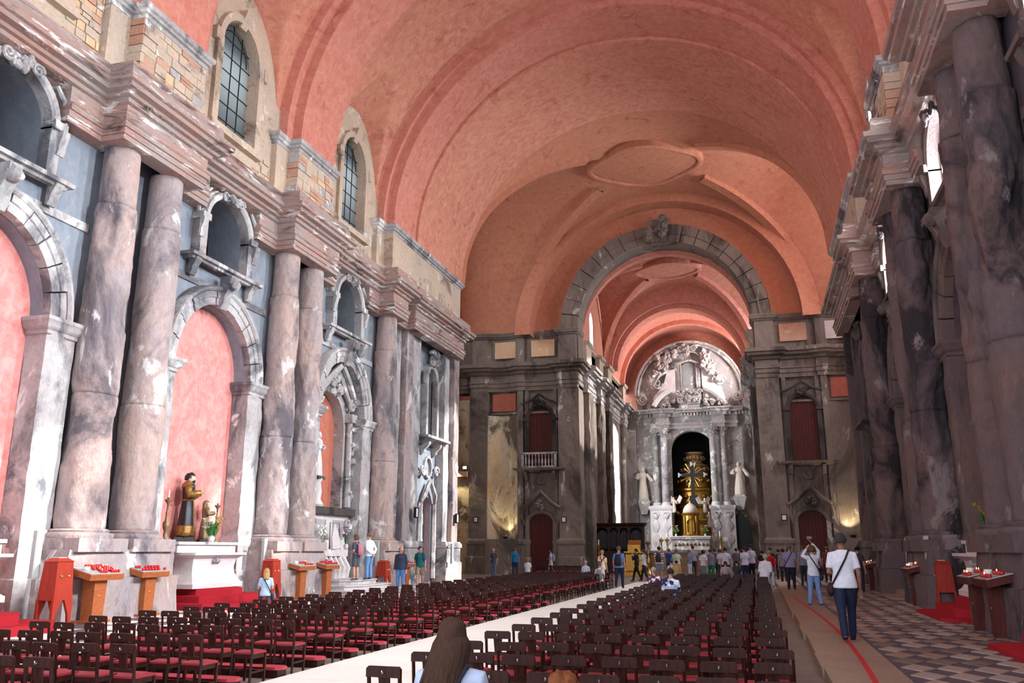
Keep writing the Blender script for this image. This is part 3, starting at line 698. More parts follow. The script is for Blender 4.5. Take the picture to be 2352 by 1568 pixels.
    m.lathe([(.12, 0), (.3, .02), (.34, .08), (.26, .12), (.12, .08), (.1, .16)], 16, (0, 0, 0))
    nv_ = 16*6; T = Matrix.Translation(Vector(f(c, 56.9, 6.25))) @ Matrix.Rotation(pi/2, 4, 'X')
    for k in range(len(m.v)-nv_, len(m.v)): m.v[k] = tuple(T @ Vector(m.v[k]))
    obj('stone_surround', m, 'grime', dz, None, 'auto')
    wz = sroot('window_%d' % (30 if L else 31))
    for k in range(9):
        y0 = c-.82+1.64*k/9; y1 = y0+1.64/9-.012; zt = lambda q: 10.35+.85*sqrt(max(0, 1-((q-c)/.83)**2))
        m = M().prism([(y0, 7.1), (y0, zt(y0)), ((y0+y1)/2, zt((y0+y1)/2)), (y1, zt(y1)), (y1, 7.1)], lambda a, b, d: (XC+sg*a, d, b), 56.84+.015*(k % 2), 56.95)
        obj('board', m, 'doorwood', wz)
    m = M(); arc_prof(m, arc, c, 10.35, .84, .86, [(0, 57), (0, 56.68), (.12, 56.6), (.25, 56.62), (.28, 57)], 0, pi, 18)
    for q in (-1, 1):
        m.box(*sorted((XC+sg*(c+q*.84), XC+sg*(c+q*1.12))), 56.62, 57, 7.1, 10.4)
        m.box(*sorted((XC+sg*(c+q*.8), XC+sg*(c+q*1.22))), 56.55, 57, 10.3, 10.5)
        m.tube([f(c+q*1.25, 56.55, 11.5), f(c+q*.9, 56.5, 11.62), f(c+q*.5, 56.5, 11.8), f(c, 56.45, 12.15)], [.07, .09, .1, .1], 6)
    for q in range(8): m.blob(f(c+random.uniform(-.5, .5), 56.6, 11.5+random.uniform(-.15, .3)), .17, q, .4)
    obj('stone_surround', m, 'dark', wz, None, 'auto')
    m = M(); sweep(m, [(-.1, 6.75), (.2, 6.78), (.35, 6.86), (.55, 6.9), (.6, 7.04), (-.1, 7.08)], [(c-1.25, 57), (c-1.25, 56.75), (c+1.25, 56.75), (c+1.25, 57)], rev)
    for q in (-1, 1): ear(m, lambda a, z, h: (XC+sg*a, h, z), c+q*1.0, 6.2, 56.8, .22, .6, .5)
    obj('balcony_slab', m, 'grime', wz, None, 'auto')
    if L:
        b = M().box(*sorted((XC+sg*(c-1.22), XC+sg*(c+1.22))), 56.18, 56.34, 7.95, 8.08); b.box(*sorted((XC+sg*(c-1.22), XC+sg*(c+1.22))), 56.18, 56.34, 7.04, 7.14)
        for q in (-1, 1):
            b.box(*sorted((XC+sg*(c+q*1.06), XC+sg*(c+q*1.22))), 56.18, 56.34, 7.1, 8)
            b.box(*sorted((XC+sg*(c+q*1.08), XC+sg*(c+q*1.22))), 56.34, 56.9, 7.95, 8.08)
        obj('rail', b, 'arch', wz)
        for k in range(9):
            obj('baluster', M().lathe([(.06, 0), (.06, .06), (.035, .1), (.075, .28), (.06, .42), (.03, .55), (.035, .7), (.06, .76), (.06, .84)], 10, (XC+sg*(c-.92+.23*k), 56.26, 7.12)), 'arch', wz, None, True)
    pq = one('wall_plaque', 'small framed plaque on the great pier %s' % ('beside the door under the balustrade' if L else 'beside the darker door with gilded pediment'), 'plaque',
             M().box(*sorted((XC+sg*6.85, XC+sg*7.2)), 56.36, 56.41, 3.35, 3.75), 'darkwood')
    obj('card', M().box(*sorted((XC+sg*6.91, XC+sg*7.14)), 56.35, 56.37, 3.41, 3.69), 'cloth', pq)
pq = one('wall_plaque', 'small framed plaque on the outer pilaster left of the scorched plaster', 'plaque', M().box(XC-13.35, XC-13.0, 56.26, 56.31, 3.4, 3.8), 'darkwood')
obj('card', M().box(XC-13.29, XC-13.06, 56.25, 56.27, 3.46, 3.74), 'cloth', pq)
one('painting', 'dark framed painting high on the side of the left great pier', 'painting', M().box(-11.32, -11.24, 57.05, 58.35, 6.3, 8.8), 'picture')
# side arms of the crossing: left wall with lunette, lamps in the gap, right wall
lw = sroot('wall_transept')
m = wall_holes(M(), lambda y, z, h: (h, y, z), 43.3, 58, 0, 26, [dict(y=YM, w=2.6, zb=17.2, zs=19.2, r=2.2)], -21.0, -21.8); obj('side_wall', m, 'grime', lw)
m = M().box(10.3, 10.6, 43.3, 58, 0, 16.2); m.box(10.3, 10.6, 43.3, 47, 16.2, 26); m.box(10.3, 10.6, 53.5, 58, 16.2, 26); obj('side_wall', m, 'grime', lw)
m = M().box(-21.5, -16.6, 43.35, 43.6, 0, 26); m.box(6.2, 10.6, 43.35, 43.6, 0, 26); obj('return_wall', m, 'grime', lw)
m = M(); sweep(m, ENT2, [(43.7, 15.6), (56.5, 15.6)], PF(-1)); obj('entablature', m, 'grime', lw, None, 'auto')
m = M(); arc_prof(m, lambda y, z, h: (h, y, z), YM, 16.3, 5.6, 7.6, [(0, -20.95), (0, -20.2), (1.2, -20.2), (1.2, -20.95)], 0, pi, 28); obj('arch_band', m, 'transept', lw)
m = M(); half_disc(m, lambda y, z, h: (h, y, z), dict(y=YM, w=2.62, zb=17.2, zs=19.2, r=2.22), -21.3); obj('pane', m, 'glass', lw)
obj('gap_wall', M().box(-20.9, -19.2, 56.7, 56.95, 0, 12), 'scorch', lw)
obj('ledge', M().box(-20.9, -19.2, 56.2, 56.7, 6.55, 6.9), 'ochre', lw)
for k, x in enumerate((-19.95, -19.35)):
    t = thing('flood_lamp', ['lit flood lamp on the high ledge in the far left gap, the brighter one', 'dimmer lit flood lamp on the high ledge, beside the brighter one'][k], 'lamp', (x, 56.3, 7.15))
    obj('housing', M().tbox((0, 0), (.16, .1), (.14, .08), -.12, .14), 'iron', t); obj('bracket', M().box(-.03, .03, -.03, .03, -.26, -.1), 'iron', t)
    obj('lit_glass', M().box(-.12, .12, -.13, -.09, -.08, .1), 'lampglow', t)
spot('gap_light', (-20.1, 55.9, 7.0), (-20.3, 56.8, 2), 260, (1, .85, .5), 120)
def uplight(x, y, z, lab, pw):
    t = thing('up_light', lab, 'lamp', (x, y, z)); obj('housing', M().lathe([(.12, 0), (.16, .04), (.18, .16), (.15, .16), (.12, .06)], 14), 'iron', t)
    obj('lit_glass', M().lathe([(.0, .1), (.13, .1), (.13, .12), (0, .12)], 14), 'lampglow', t)
    spot('up_light_beam', (x, y, z+.2), (x, y+.25, z+3), pw, (1, .82, .48), 95)
uplight(XC-11.1, 56.45, 2.31, 'lit up-light on the ledge below the scorched plaster', 150)
uplight(XC+10.95, 56.3, 2.31, 'lit up-light on the ledge right of the darker door', 300)

# ------------------------------------------------------------ chancel
root = sroot('wall_chancel')
for s in (-1, 1):
    fd = PD(s); fh = PF(s)
    m = wall_holes(M(), fd, 58.6, 80, 0, 16.3, [dict(y=72.3, w=2.3, zb=3.4, zs=11.2, r=1.0)] if s < 0 else [], 5.95, 6.03); obj('side_wall', m, 'grime', root)
    path = [(58.5, 5.6), (60.6, 5.6), (60.6, 5.9), (63.6, 5.9), (63.6, 5.55), (65.4, 5.55), (65.4, 5.9), (67.2, 5.9), (67.2, 5.5), (69.3, 5.5), (69.3, 5.9), (75.4, 5.9), (75.4, 5.5), (77.2, 5.5), (77.2, 5.9), (79.9, 5.9)]
    obj('entablature', sweep(M(), ENT2, path, fh), 'altar', root, None, 'auto')
    obj('attic_wall', sweep(M(), [(-.6, 14.4), (-.05, 14.4), (-.05, 16.0), (.15, 16.1), (.15, 16.3), (-.6, 16.35)], path, fh), 'attic', root)
    for (a, b) in ((58.7, 60.4), (63.8, 65.2), (67.4, 69.1), (75.6, 77.0)):
        m = M(); rows = []
        for k in range(41):
            z = 12.5*k/40; rows.append([fd(y, z, h-noise.fractal(Vector((y*2.2, h+s*4, z*.9)), .8, 2, 3)*.09*(h < 5.9)) for y, h in ((a, 6), (a, 5.55), ((2*a+b)/3, 5.5), ((a+2*b)/3, 5.5), (b, 5.55), (b, 6))])
        obj('pilaster', m.grid(rows, True, True), 'grime', root)
m = M().box(XC-7, XC+7, 81.5, 81.7, 14.2, 26); wall_holes(m, PD(-1), 58.6, 69.6, 16.3, 24, [dict(y=64.0, w=.9, zb=17, zs=19.0, r=.9)], 6.22, 6.3); obj('end_wall', m, 'vault', root)
YC2, HV2, HU2 = 64.05, 5.45, 6.2
def chan_z(x, y):
    u = abs(x-XC)/HU2; v = abs(y-YC2)/HV2
    return 16.3+7.0*max(sqrt(max(0, 1-u*u)), sqrt(max(0, 1-v*v)))
rows = []
for k in range(61):
    y = YC2-HV2*cos(pi*k/60); rows.append([(XC-HU2*cos(pi*j/60), y, chan_z(XC-HU2*cos(pi*j/60), y)) for j in range(61)])
struct('ceiling', M().grid(rows), 'vault', 'auto')
for sx in (-1, 1):
    for sy in (-1, 1):
        rows = []
        for k in range(26):
            u = 1-(k/25)*.68; c = Vector((XC+sx*u*HU2, YC2+sy*u*HV2, 16.3+7.0*sqrt(max(0, 1-u*u))))
            side = Vector((-sy*HV2, sx*HU2, 0)).normalized()*.26; dn = Vector((-sx*u*.6, -sy*u*.6, -1)).normalized()*.22
            rows.append([c-side-dn*2, c-side+dn, c+side+dn, c+side-dn*2])
        struct('trim_%d' % (90+(sx > 0)*2+(sy > 0)), M().grid(rows, True), 'rib', 'auto')
oval('trim_94', XC-.1, YC2, 22.9, 2.5, 2.0, 'vault', .05)
end_band('trim_95', 69.5, 70.0, 5.55, 5.5, 'rib', 6.3, 7.0, 16.3); end_band('trim_96', 70.0, 71.5, 5.15, 5.15, 'rib', 6.3, 7.0, 16.3)
end_band('trim_97', 58.6, 59.1, 5.9, 6.0, 'rib', 6.3, 7.2, 16.3)
rows = []
for k in range(25):
    y = 71.5+10*k/24; rows.append([(XC-6.0*cos(pi*j/48), y, 16.3+5.9*sin(pi*j/48)) for j in range(49)])
m = M()
for k in range(24):
    for j in range(48):
        if 42 <= j <= 47 and 6 <= k <= 12: continue          # high side window
        a, b, c, d = rows[k][j], rows[k][j+1], rows[k+1][j+1], rows[k+1][j]; m.add([a, b, c, d], [(0, 1, 2, 3)])
struct('ceiling', m, 'rib')
m = M(); end_band('trim_98', 76.6, 77.2, 5.6, 5.5, 'rib', 6.1, 6.0, 16.3)

# ------------------------------------------------------------ main altarpiece
AX = -5.25
ap = sroot('wall_altarpiece')
fa = lambda a, z, d: (a, d, z); fp = lambda a, d, z: (a, d, z)
m = wall_holes(M(), fa, -11.3, .6, 0, 14.2, [dict(y=AX, w=1.95, zb=2.6, zs=10.4, r=1.85)], 79.0, 80.0); obj('back_wall', m, 'altar', ap)
# lunette top
m = M(); half_disc(m, fa, dict(y=AX, w=4.7, zb=14.2, zs=15.6, r=4.7), 79.1); obj('lunette_wall', m, 'altar', ap)
ou = M(); arc_prof(ou, fa, AX, 15.6, 4.6, 4.6, [(0, 79.2), (0, 78.6), (.12, 78.5), (.2, 78.62), (.3, 78.45), (.44, 78.45), (.48, 79.2)], 0, pi, 40)
for sg in (-1, 1):
    volute(ou, lambda a, b: (a, 78.5, b), (AX+sg*4.3, 15.2), .5, 1.8, -sg, .13, 0 if sg > 0 else pi)
    ou.box(AX+sg*4.62-.16, AX+sg*4.62+.3, 78.6, 79.2, 14.2, 15.7)
    volute(ou, lambda a, b: (a, 78.4, b), (AX+sg*.62, 19.85), .32, 1.6, sg, .1)
for q in range(10): ou.blob((AX+random.uniform(-.3, .3), 78.4, 19.6+random.uniform(-.4, .6)), .22, q, .4)
obj('outer_arch', ou, 'altar', ap, None, 'auto')
fr = M()
fr.prism([(-.62, 15.9), (-.62, 18.3), (-.4, 18.5), (0, 18.62), (.4, 18.5), (.62, 18.3), (.62, 15.9)], lambda a, b, d: (AX+.05+a, d, b), 78.85, 79.1); obj('inscription_slab', fr, 'plaster', ap)
fr = M()
for sg in (-1, 1):
    for q, r in ((.72, .08), (.88, .06), (1.0, .05)): fr.tube([(AX+.05+sg*q, 78.7, 15.9), (AX+.05+sg*q, 78.7, 18.5)], r, 8)
    fr.tube([(AX+.05+sg*1.05, 78.6, 18.5), (AX+.05+sg*.7, 78.6, 18.55), (AX+.05+sg*.3, 78.6, 18.72), (AX+.05, 78.6, 18.75)], .12, 6)
    volute(fr, lambda a, b: (a, 78.6, b), (AX+sg*2.9, 16.7), .5, 1.8, sg, .12)
    fr.tube([(AX+sg*1.1, 78.6, 19.2), (AX+sg*.75, 78.6, 19.5), (AX, 78.6, 19.62)], .09, 6)
    fr.tube([(AX+sg*3.25, 78.6, 16.5), (AX+sg*2.7, 78.6, 17.4), (AX+sg*1.7, 78.6, 18.0)], [.12, .14, .16], 6)
for (x, z, r, n) in ((-2.35, 18.6, .34, 12), (-1.5, 19.2, .3, 10), (-2.9, 17.9, .28, 7), (1.7, 19.0, .36, 9), (1.9, 18.2, .42, 12), (2.4, 17.3, .34, 8)):
    for q in range(n): fr.blob((AX+x+random.uniform(-.4, .4), 78.5+random.uniform(-.1, .1), z+random.uniform(-.5, .5)), r*random.uniform(.5, 1), q+x, .5)
obj('carved_ornament', fr, 'altar', ap, None, 'auto')
fr = M(); fr.prism([(1.25, 14.9), (1.2, 19.2), (1.5, 19.9), (1.9, 19.6), (2.2, 18.6), (2.5, 17.8), (2.7, 16.9), (3.3, 15.0)], lambda a, b, d: (AX+a, d, b), 78.65, 79.0)
fr.prism([(-1.2, 14.9), (-1.2, 18.0), (-1.9, 17.9), (-2.3, 16.6), (-3.3, 15.4), (-3.3, 14.4)], lambda a, b, d: (AX+a, d, b), 78.7, 79.0); obj('bare_patch', fr, 'white', ap)
# curved broken pediment and cartouche
fr = M(); arc_prof(fr, fa, AX, 13.0, 3.4, 3.1, [(0, 79), (0, 78.2), (.2, 78.05), (.42, 78.0), (.46, 79)], radians(27), radians(64), 12)
arc_prof(fr, fa, AX, 13.0, 3.4, 3.1, [(0, 79), (0, 78.2), (.2, 78.05), (.42, 78.0), (.46, 79)], radians(112), radians(155), 12); obj('broken_pediment', fr, 'white', ap)
fr = M(); fr.prism([(-1.0, 14.6), (-1.15, 15.4), (-.9, 15.9), (0, 16.1), (.9, 15.9), (1.15, 15.4), (1.0, 14.6)], lambda a, b, d: (AX+a, d, b), 78.2, 78.7)
for sg in (-1, 1):
    for c_ in ((.85, 14.95, .25), (.95, 15.65, .28)): volute(fr, lambda a, b: (a, 78.1, b), (AX+sg*c_[0], c_[1]), c_[2], 1.5, sg, .09)
for q in range(16): fr.blob((AX+random.uniform(-.7, .7), 78.15, random.uniform(14.8, 15.8)), .16, q, .5)
for q in range(22): fr.blob((AX+random.choice((-1, 1))*random.uniform(1.3, 2.9), 78.3, random.uniform(14.3, 15.3)), .2, q, .5)
fr.box(AX-.95, AX+.95, 78.3, 78.8, 14.15, 14.6)
obj('cartouche', fr, 'altar', ap, None, 'auto')
# entablature of the altarpiece with broken dentils
E3 = [(-.5, 12.4), (0, 12.4), (0, 12.7), (.08, 12.75), (.08, 13.0), (.02, 13.05), (.02, 13.45), (.15, 13.5), (.18, 13.75), (.5, 13.82), (.55, 14.0), (.65, 14.05), (.65, 14.2), (-.5, 14.25)]
ept = [(-11.2, 79.2), (-9.4, 79.0), (-9.4, 78.6), (-8.3, 78.6), (-8.3, 78.2), (-7.2, 78.2), (-7.2, 78.7), (-3.3, 78.7), (-3.3, 78.2), (-2.2, 78.2), (-2.2, 78.6), (-1.1, 78.6), (-1.1, 79.0), (.6, 79.2)]
obj('entablature', sweep(M(), E3, ept, fp), 'altar', ap, None, 'auto')
for k in range(40):
    x = -10.9+.285*k
    if random.random() < .8: obj('dentil', M().box(x, x+.15, 78.12, 78.4, 13.5, 13.74), 'altar', ap)
names = ['outer dim column left of the altar opening', 'tall pale blue column left of the altar opening', 'tall mottled column right of the altar opening', 'outer broken column right of the altar opening']
for k, x in enumerate((-8.6, -7.8, -3.0, -2.05)):
    x = (-8.55, -7.72, -3.35, -2.45)[k]; t = thing('altar_column', names[k], 'column', (x, 78.3 if k in (1, 2) else 78.7, 5.4)); h = 6.2
    obj('base', M().lathe([(.46, 0), (.46, .12), (.40, .16), (.42, .24), (.36, .3), (.33, .36)], 20), 'white', t, None, 'auto')
    rows = []
    for i in range(46):
        z = .34+(h-.34)*i/45; rows.append([((.33-.04*i/45+.02*noise.noise(Vector((cos(a), sin(a)+k, z*2))))*cos(a), (.33-.04*i/45)*sin(a), z) for a in [2*pi*j/18 for j in range(18)]])
    obj('shaft', M().grid(rows, True, True), 'altar' if k in (0, 2, 3) else 'arch', t, None, True)
    c = M().lathe([(.29, 0), (.33, .04), (.3, .1), (.34, .4), (.44, .7), (.46, .8), (.4, .82)], 16, (0, 0, h))
    for q in range(10):
        a = 2*pi*q/10; c.blob((.37*cos(a), .37*sin(a), h+.3), .1, q, .3, 1); c.blob((.42*cos(a+.3), .42*sin(a+.3), h+.62), .11, q, .3, 1)
    obj('capital', c, 'altar', t, None, 'auto')
for k, (a, b) in enumerate(((-9.15, -7.25), (-3.85, -1.75))):
    t = thing('altar_pedestal', ['pale carved pedestal under the left altar columns', 'grey carved pedestal under the right altar columns'][k], 'pedestal', ((a+b)/2, 78.4, 0)); hw = (b-a)/2
    obj('block', sweep(M(), [(.2, 0), (.2, 1.2), (.1, 1.5), (.0, 1.7), (0, 5.0), (.08, 5.1), (.12, 5.3), (.12, 5.42), (-.3, 5.42), (-.3, 0)], [(-hw, .6), (-hw, -.5), (hw, -.5), (hw, .6)], fp), 'white' if k == 0 else 'altar', t, None, 'auto')
    c = M()
    for q in (-.5, .45):
        for zz in (2.4, 3.6): c.blob((q*hw, -.52, zz), .3, q+zz, .5, 2, (1, .4, 1.8))
        c.blob((q*hw, -.55, 4.5), .22, q, .4, 2, (1, .5, 1)); volute(c, lambda a, b: (a, -.56, b), (q*hw, 4.6), .3, 1.3, 1, .06)
    obj('relief', c, 'white' if k == 0 else 'altar', t, None, 'auto')
for sx, x0, x1 in ((0, -11.2, -10.3), (1, -.75, .15)):
    obj('side_pilaster', M().box(x0, x1, 78.6, 79.2, 0, 12.5), 'arch' if sx == 0 else 'grime', ap)
# dark recess with gilded stepped throne
m = M(); m.box(-8, -2.4, 83.9, 84, 0, 14); m.box(-8.1, -8, 80, 84, 0, 14); m.box(-2.4, -2.3, 80, 84, 0, 14); m.box(-8, -2.4, 80, 84, 13.9, 14); obj('recess', m, 'black', ap)
t = thing('gilded_throne', 'stepped gilded throne in the dark recess behind the cross', 'throne', (AX, 81.6, 2.5))
z = 0
for k, (r, hgt) in enumerate(((2.3, 1.6), (2.15, 1.5), (1.9, 1.5), (1.6, 1.4), (1.2, .8), (.85, 1.2))):
    mt = 'gold' if k < 4 else 'gilt_wood'
    obj('tier', M().lathe([(r, 0), (r+.06, .08), (r-.05, .16), (r-.1, hgt*.3), (r-.02, hgt*.55), (r-.12, hgt*.8), (r+.04, hgt*.88), (r+.06, hgt)], 28, (0, 0, z), pi, 2*pi, 1, .7), mt, t, None, 'auto')
    for q in range(7): obj('panel_carving', M().blob((r*cos(pi+pi*(q+.5)/7), .7*r*sin(pi+pi*(q+.5)/7), z+hgt*.5), .2, q, .5), mt, t, None, True)
    z += hgt
area('recess_lamp', (AX, 80.4, 11.8), (AX, 81.5, 5), .6, .3, 10, (1, .75, .4), 120)
# tabernacle, altar block, cross
t = thing('altar_table', 'stone high altar with gilded front and white cloth', 'altar', (-5.6, 77.0, 0))
obj('block', sweep(M(), [(.1, 0), (.1, .3), (0, .4), (0, 1.5), (.06, 1.6), (0, 1.7), (0, 2.4), (.12, 2.5), (.12, 2.68), (-.2, 2.68), (-.2, 0)], [(-1.6, .6), (-1.6, -.5), (1.6, -.5), (1.6, .6)], fp), 'altar', t, None, 'auto')
c = M()
for q in range(9):
    for zz in (.95, 2.05): obj('gilded_boss', M().blob((-1.35+q*.34, -.5, zz), .13, q, .4), 'gilt_wood', t, None, True)
obj('cloth', M().box(-1.75, 1.75, -.66, .5, 2.68, 2.74), 'cloth', t)
t = thing('tabernacle', 'gilded domed tabernacle with arched door on the high altar', 'tabernacle', (-5.55, 77.2, 2.74))
obj('body', M().lathe([(.8, 0), (.82, .1), (.72, .16), (.7, 1.75), (.8, 1.85), (.82, 1.95), (.7, 2.0)], 10), 'gold', t, None, 'auto')
obj('dome', M().lathe([(.66, 0), (.62, .3), (.45, .6), (.2, .8), (.05, .9), (.07, 1.0), (0, 1.06)], 20, (0, 0, 2.0)), 'statue', t, None, True)
d = M(); arc_prof(d, lambda a, z, h: (a, h, z), 0, 1.1, .24, .28, [(0, -.6), (0, -.76), (.07, -.78), (.09, -.6)], 0, pi, 12); d.box(-.31, -.24, -.76, -.6, .35, 1.12); d.box(.24, .31, -.76, -.6, .35, 1.12)
for q in (-1, 1): d.tube([(q*.5, -.55, .2), (q*.5, -.55, 1.7)], .06, 8)
obj('door', d, 'gold', t, None, 'auto')
t = thing('altar_cross', 'large black cross with silver-tipped arms and golden rays above the tabernacle', 'cross', (-5.3, 78.25, 5.3))
obj('stand', M().tbox((0, 0), (.42, .3), (.3, .22), 0, 1.0), 'iron', t)
obj('upright', M().box(-.15, .15, -.09, .09, .9, 3.6), 'iron', t); obj('cross_arm', M().box(-.95, .95, -.085, .085, 2.7, 2.98), 'iron', t)
for (x, zz) in ((-1.12, 2.84), (1.12, 2.84), (0, 3.8)):
    k = M(); k.blob((x, 0, zz), .13, x, .3)
    for a in (0, 2.1, 4.2): k.blob((x+.15*cos(a), 0, zz+.15*sin(a)), .09, a, .2)
    obj('arm_tip', k, 'greymetal', t, None, True)
for k in range(16):
    a = 2*pi*k/16+.1; ln = 1.15 if k % 2 else .85
    if abs(sin(a)) < .3 or abs(cos(a)) < .12: continue
    obj('ray', M().tube([(.2*cos(a), .0, 2.84+.2*sin(a)), (ln*cos(a), 0, 2.84+ln*sin(a))], [.03, .06], 6), 'brass', t)
# floor pieces
m = M().box(-22, 12, -7, 82, -.12, 0); fl = struct('floor', m, 'floor')
# ------------------------------------------------------------ floor: marble aisle, kerb, diamond tiles
YA = 8.0
y = 4.5
while y < 44:
    ln = 1.9; x = -6.0
    for k in range(2):
        obj('slab', M().box(x+.004, x+1.39, y+.004, y+ln-.004, -.02, .02), 'aisle', fl); x += 1.395
    y += ln
y = 5.0
while y < 46:
    ln = random.uniform(1.3, 2.2); o = random.uniform(-.03, .03)
    obj('kerb_stone', M().box(.70+o, 1.62, y+.006, y+ln-.006, -.05, .12), 'kerb', fl); y += ln
rs = M().box(1.62, 6.5, 3, 56, -.05, .105); obj('side_aisle_bed', rs, 'tile_dark', fl)
# diamond tiles of the right side aisle, laid one by one as far as they can be told apart
tm = M().add([(0, -.36, 0), (.21, 0, 0), (0, .36, 0), (-.21, 0, 0), (0, -.36, .012), (.21, 0, .012), (0, .36, .012), (-.21, 0, .012)], [(4, 5, 6, 7), (0, 1, 5, 4), (1, 2, 6, 5), (2, 3, 7, 6), (3, 0, 4, 7)])
tme = {k: tm.mesh('tile') for k in ('tile_light', 'kerb', 'floor')}
for k in tme: tme[k].materials.append(MT[k])
nt = 0; rest = M()
for j in range(70):
    for i in range(8):
        x = 1.9+i*.43; yy = 9+j*.73
        if x > 5.1 or (i+j) < 0: continue
        if nt < 290 and yy < 36: obj('tile', tme[random.choice(('tile_light', 'tile_light', 'kerb', 'floor'))], None, fl, (x, yy, .105)); nt += 1
        else: rest.add([(x, yy-.35, .108), (x+.2, yy, .108), (x, yy+.35, .108), (x-.2, yy, .108)], [(0, 1, 2, 3)])
obj('far_tiles', rest, 'tile_light', fl, kind='stuff')
# pale stone flags of the left side aisle
y = 7.0; j = 0
while y < 44:
    for i in range(6):
        if y < 36: obj('flagstone', M().box(-15.6+i*1.03+.006, -15.6+(i+1)*1.03-.006, y+.006, y+1.03-.006, -.02, .012), 'tile_dark' if (i+j) % 2 else 'aisle', fl)
    y += 1.03; j += 1
one('floor_tape', 'thin red tape line curving along the stone kerb', 'tape', M().grid([[(x-.035, yy, .124), (x+.035, yy, .124)] for x, yy in ((.98+.25*sin(q*.19)+.012*q, 7+q*1.05) for q in range(24))]), 'redline')

# ------------------------------------------------------------ chairs
def chair_parts():
    W, Dp, Hc, zs = .31, .30, .68, .36
    P = {}
    fr = M()
    for sx in (-1, 1):
        fr.tube([(sx*(W/2-.016), -.02, 0), (sx*(W/2-.016), 0, zs), (sx*(W/2-.016), -.035, Hc-.02)], .0165, 6)
    P['back_posts'] = (fr, 'chair')
    tr = M(); tr.prism([(-W/2, Hc-.085), (-W/2, Hc-.02), (-W/2+.02, Hc), (W/2-.02, Hc), (W/2, Hc-.02), (W/2, Hc-.085)], lambda a, b, d: (a, d, b), -.052, -.022)
    P['top_rail'] = (tr, 'chair')
    P['splat'] = (M().add([(-.05, -.04, Hc-.07), (.05, -.04, Hc-.07), (.05, -.02, Hc-.07), (-.05, -.02, Hc-.07), (-.04, -.012, zs+.07), (.04, -.012, zs+.07), (.04, .008, zs+.07), (-.04, .008, zs+.07)],
        [(0, 1, 2, 3), (4, 5, 6, 7), (0, 1, 5, 4), (1, 2, 6, 5), (2, 3, 7, 6), (3, 0, 4, 7)]), 'chair')
    P['lower_rail'] = (M().box(-W/2+.01, W/2-.01, -.016, .008, zs+.05, zs+.085), 'chair')
    st = M(); n = 6
    rows = [[(-W/2+.01+(W-.02)*i/n, .005+(Dp)*j/n, zs+.012+.022*(1-abs(2*i/n-1)**4)*(1-abs(2*j/n-1)**4)) for i in range(n+1)] for j in range(n+1)]
    st.grid(rows); st.box(-W/2+.01, W/2-.01, .005, Dp+.005, zs-.008, zs+.013); P['seat'] = (st, 'seat')
    ap = M().box(-W/2+.012, W/2-.012, .0, .018, zs-.06, zs-.008); ap.box(-W/2+.012, W/2-.012, Dp-.012, Dp+.004, zs-.06, zs-.008)
    for sx in (-1, 1): ap.box(sx*(W/2-.02)-.008, sx*(W/2-.02)+.008, .0, Dp, zs-.06, zs-.008)
    P['seat_frame'] = (ap, 'chair')
    P['stretcher'] = (M().box(-W/2+.012, W/2-.012, Dp-.02, Dp-.006, .15, .172), 'chair')
    hk = M(); hk.tube([(.0, -.056, Hc-.055), (0, -.075, Hc-.055), (0.004, -.082, Hc-.04), (0, -.078, Hc-.03)], .005, 5); hk.blob((0, -.056, Hc-.05), .009, 0, 0, 1); P['hook'] = (hk, 'steel')
    return P
CP = chair_parts()
CME = {}
for k, (m, mt) in CP.items(): CME[k] = m.mesh(k, 'auto' if k == 'seat' else False); CME[k].materials.append(MT[mt])
lg = M().tbox((0, 0), (.012, .012), (.016, .016), 0, .35); LEG = lg.mesh('leg'); LEG.materials.append(MT['chair'])
SR = M().box(-.007, .007, .0, .28, .13, .152).mesh('side_stretcher'); SR.materials.append(MT['chair'])
def make_chair():
    o = bpy.data.objects.new('low_chair', None); o.empty_display_size = .2; put(o)
    for k, me in CME.items(): obj(k, me, None, o)
    for sx in (-1, 1):
        obj('leg', LEG, None, o, (sx*.138, .288, 0)); obj('side_stretcher', SR, None, o, (sx*.138, 0, 0))
    return o
proto = make_chair(); used = False
one_mesh = M(); 
for k, (m, mt) in CP.items():
    if k not in ('seat', 'hook'): one_mesh.add(m.v, m.f)
for sx in (-1, 1): one_mesh.tbox((sx*.138, .288), (.012, .012), (.016, .016), 0, .35); one_mesh.box(sx*.138-.007, sx*.138+.007, 0, .28, .13, .152)
def row_y(r): return 6.5+1.048*r
cnt = 0; far_w = M(); far_s = M()
CARD = ['', 'first', 'second', 'third', 'fourth', 'fifth', 'sixth', 'seventh', 'eighth']
jit = random.Random(3)
spots = []
for blk in ('left', 'right'):
    nr = 30 if blk == 'left' else 28
    for r in range(nr):
        for c in range(8):
            x = (-6.05-c*.435-.15) if blk == 'left' else (-3.15+c*.435+.155)
            y = row_y(r)+(.0 if blk == 'left' else .3)
            spots.append((r, blk, c, x+jit.uniform(-.025, .025)+(.0 if r % 2 else .04), y+jit.uniform(-.06, .06)))
spots.sort(key=lambda q: q[0])
for q in range(14): spots.append((99, 'left', 0, -12.6+.47*(q % 7), 50.2+1.1*(q//7)))
SKIP = {('left', 2, 1)}
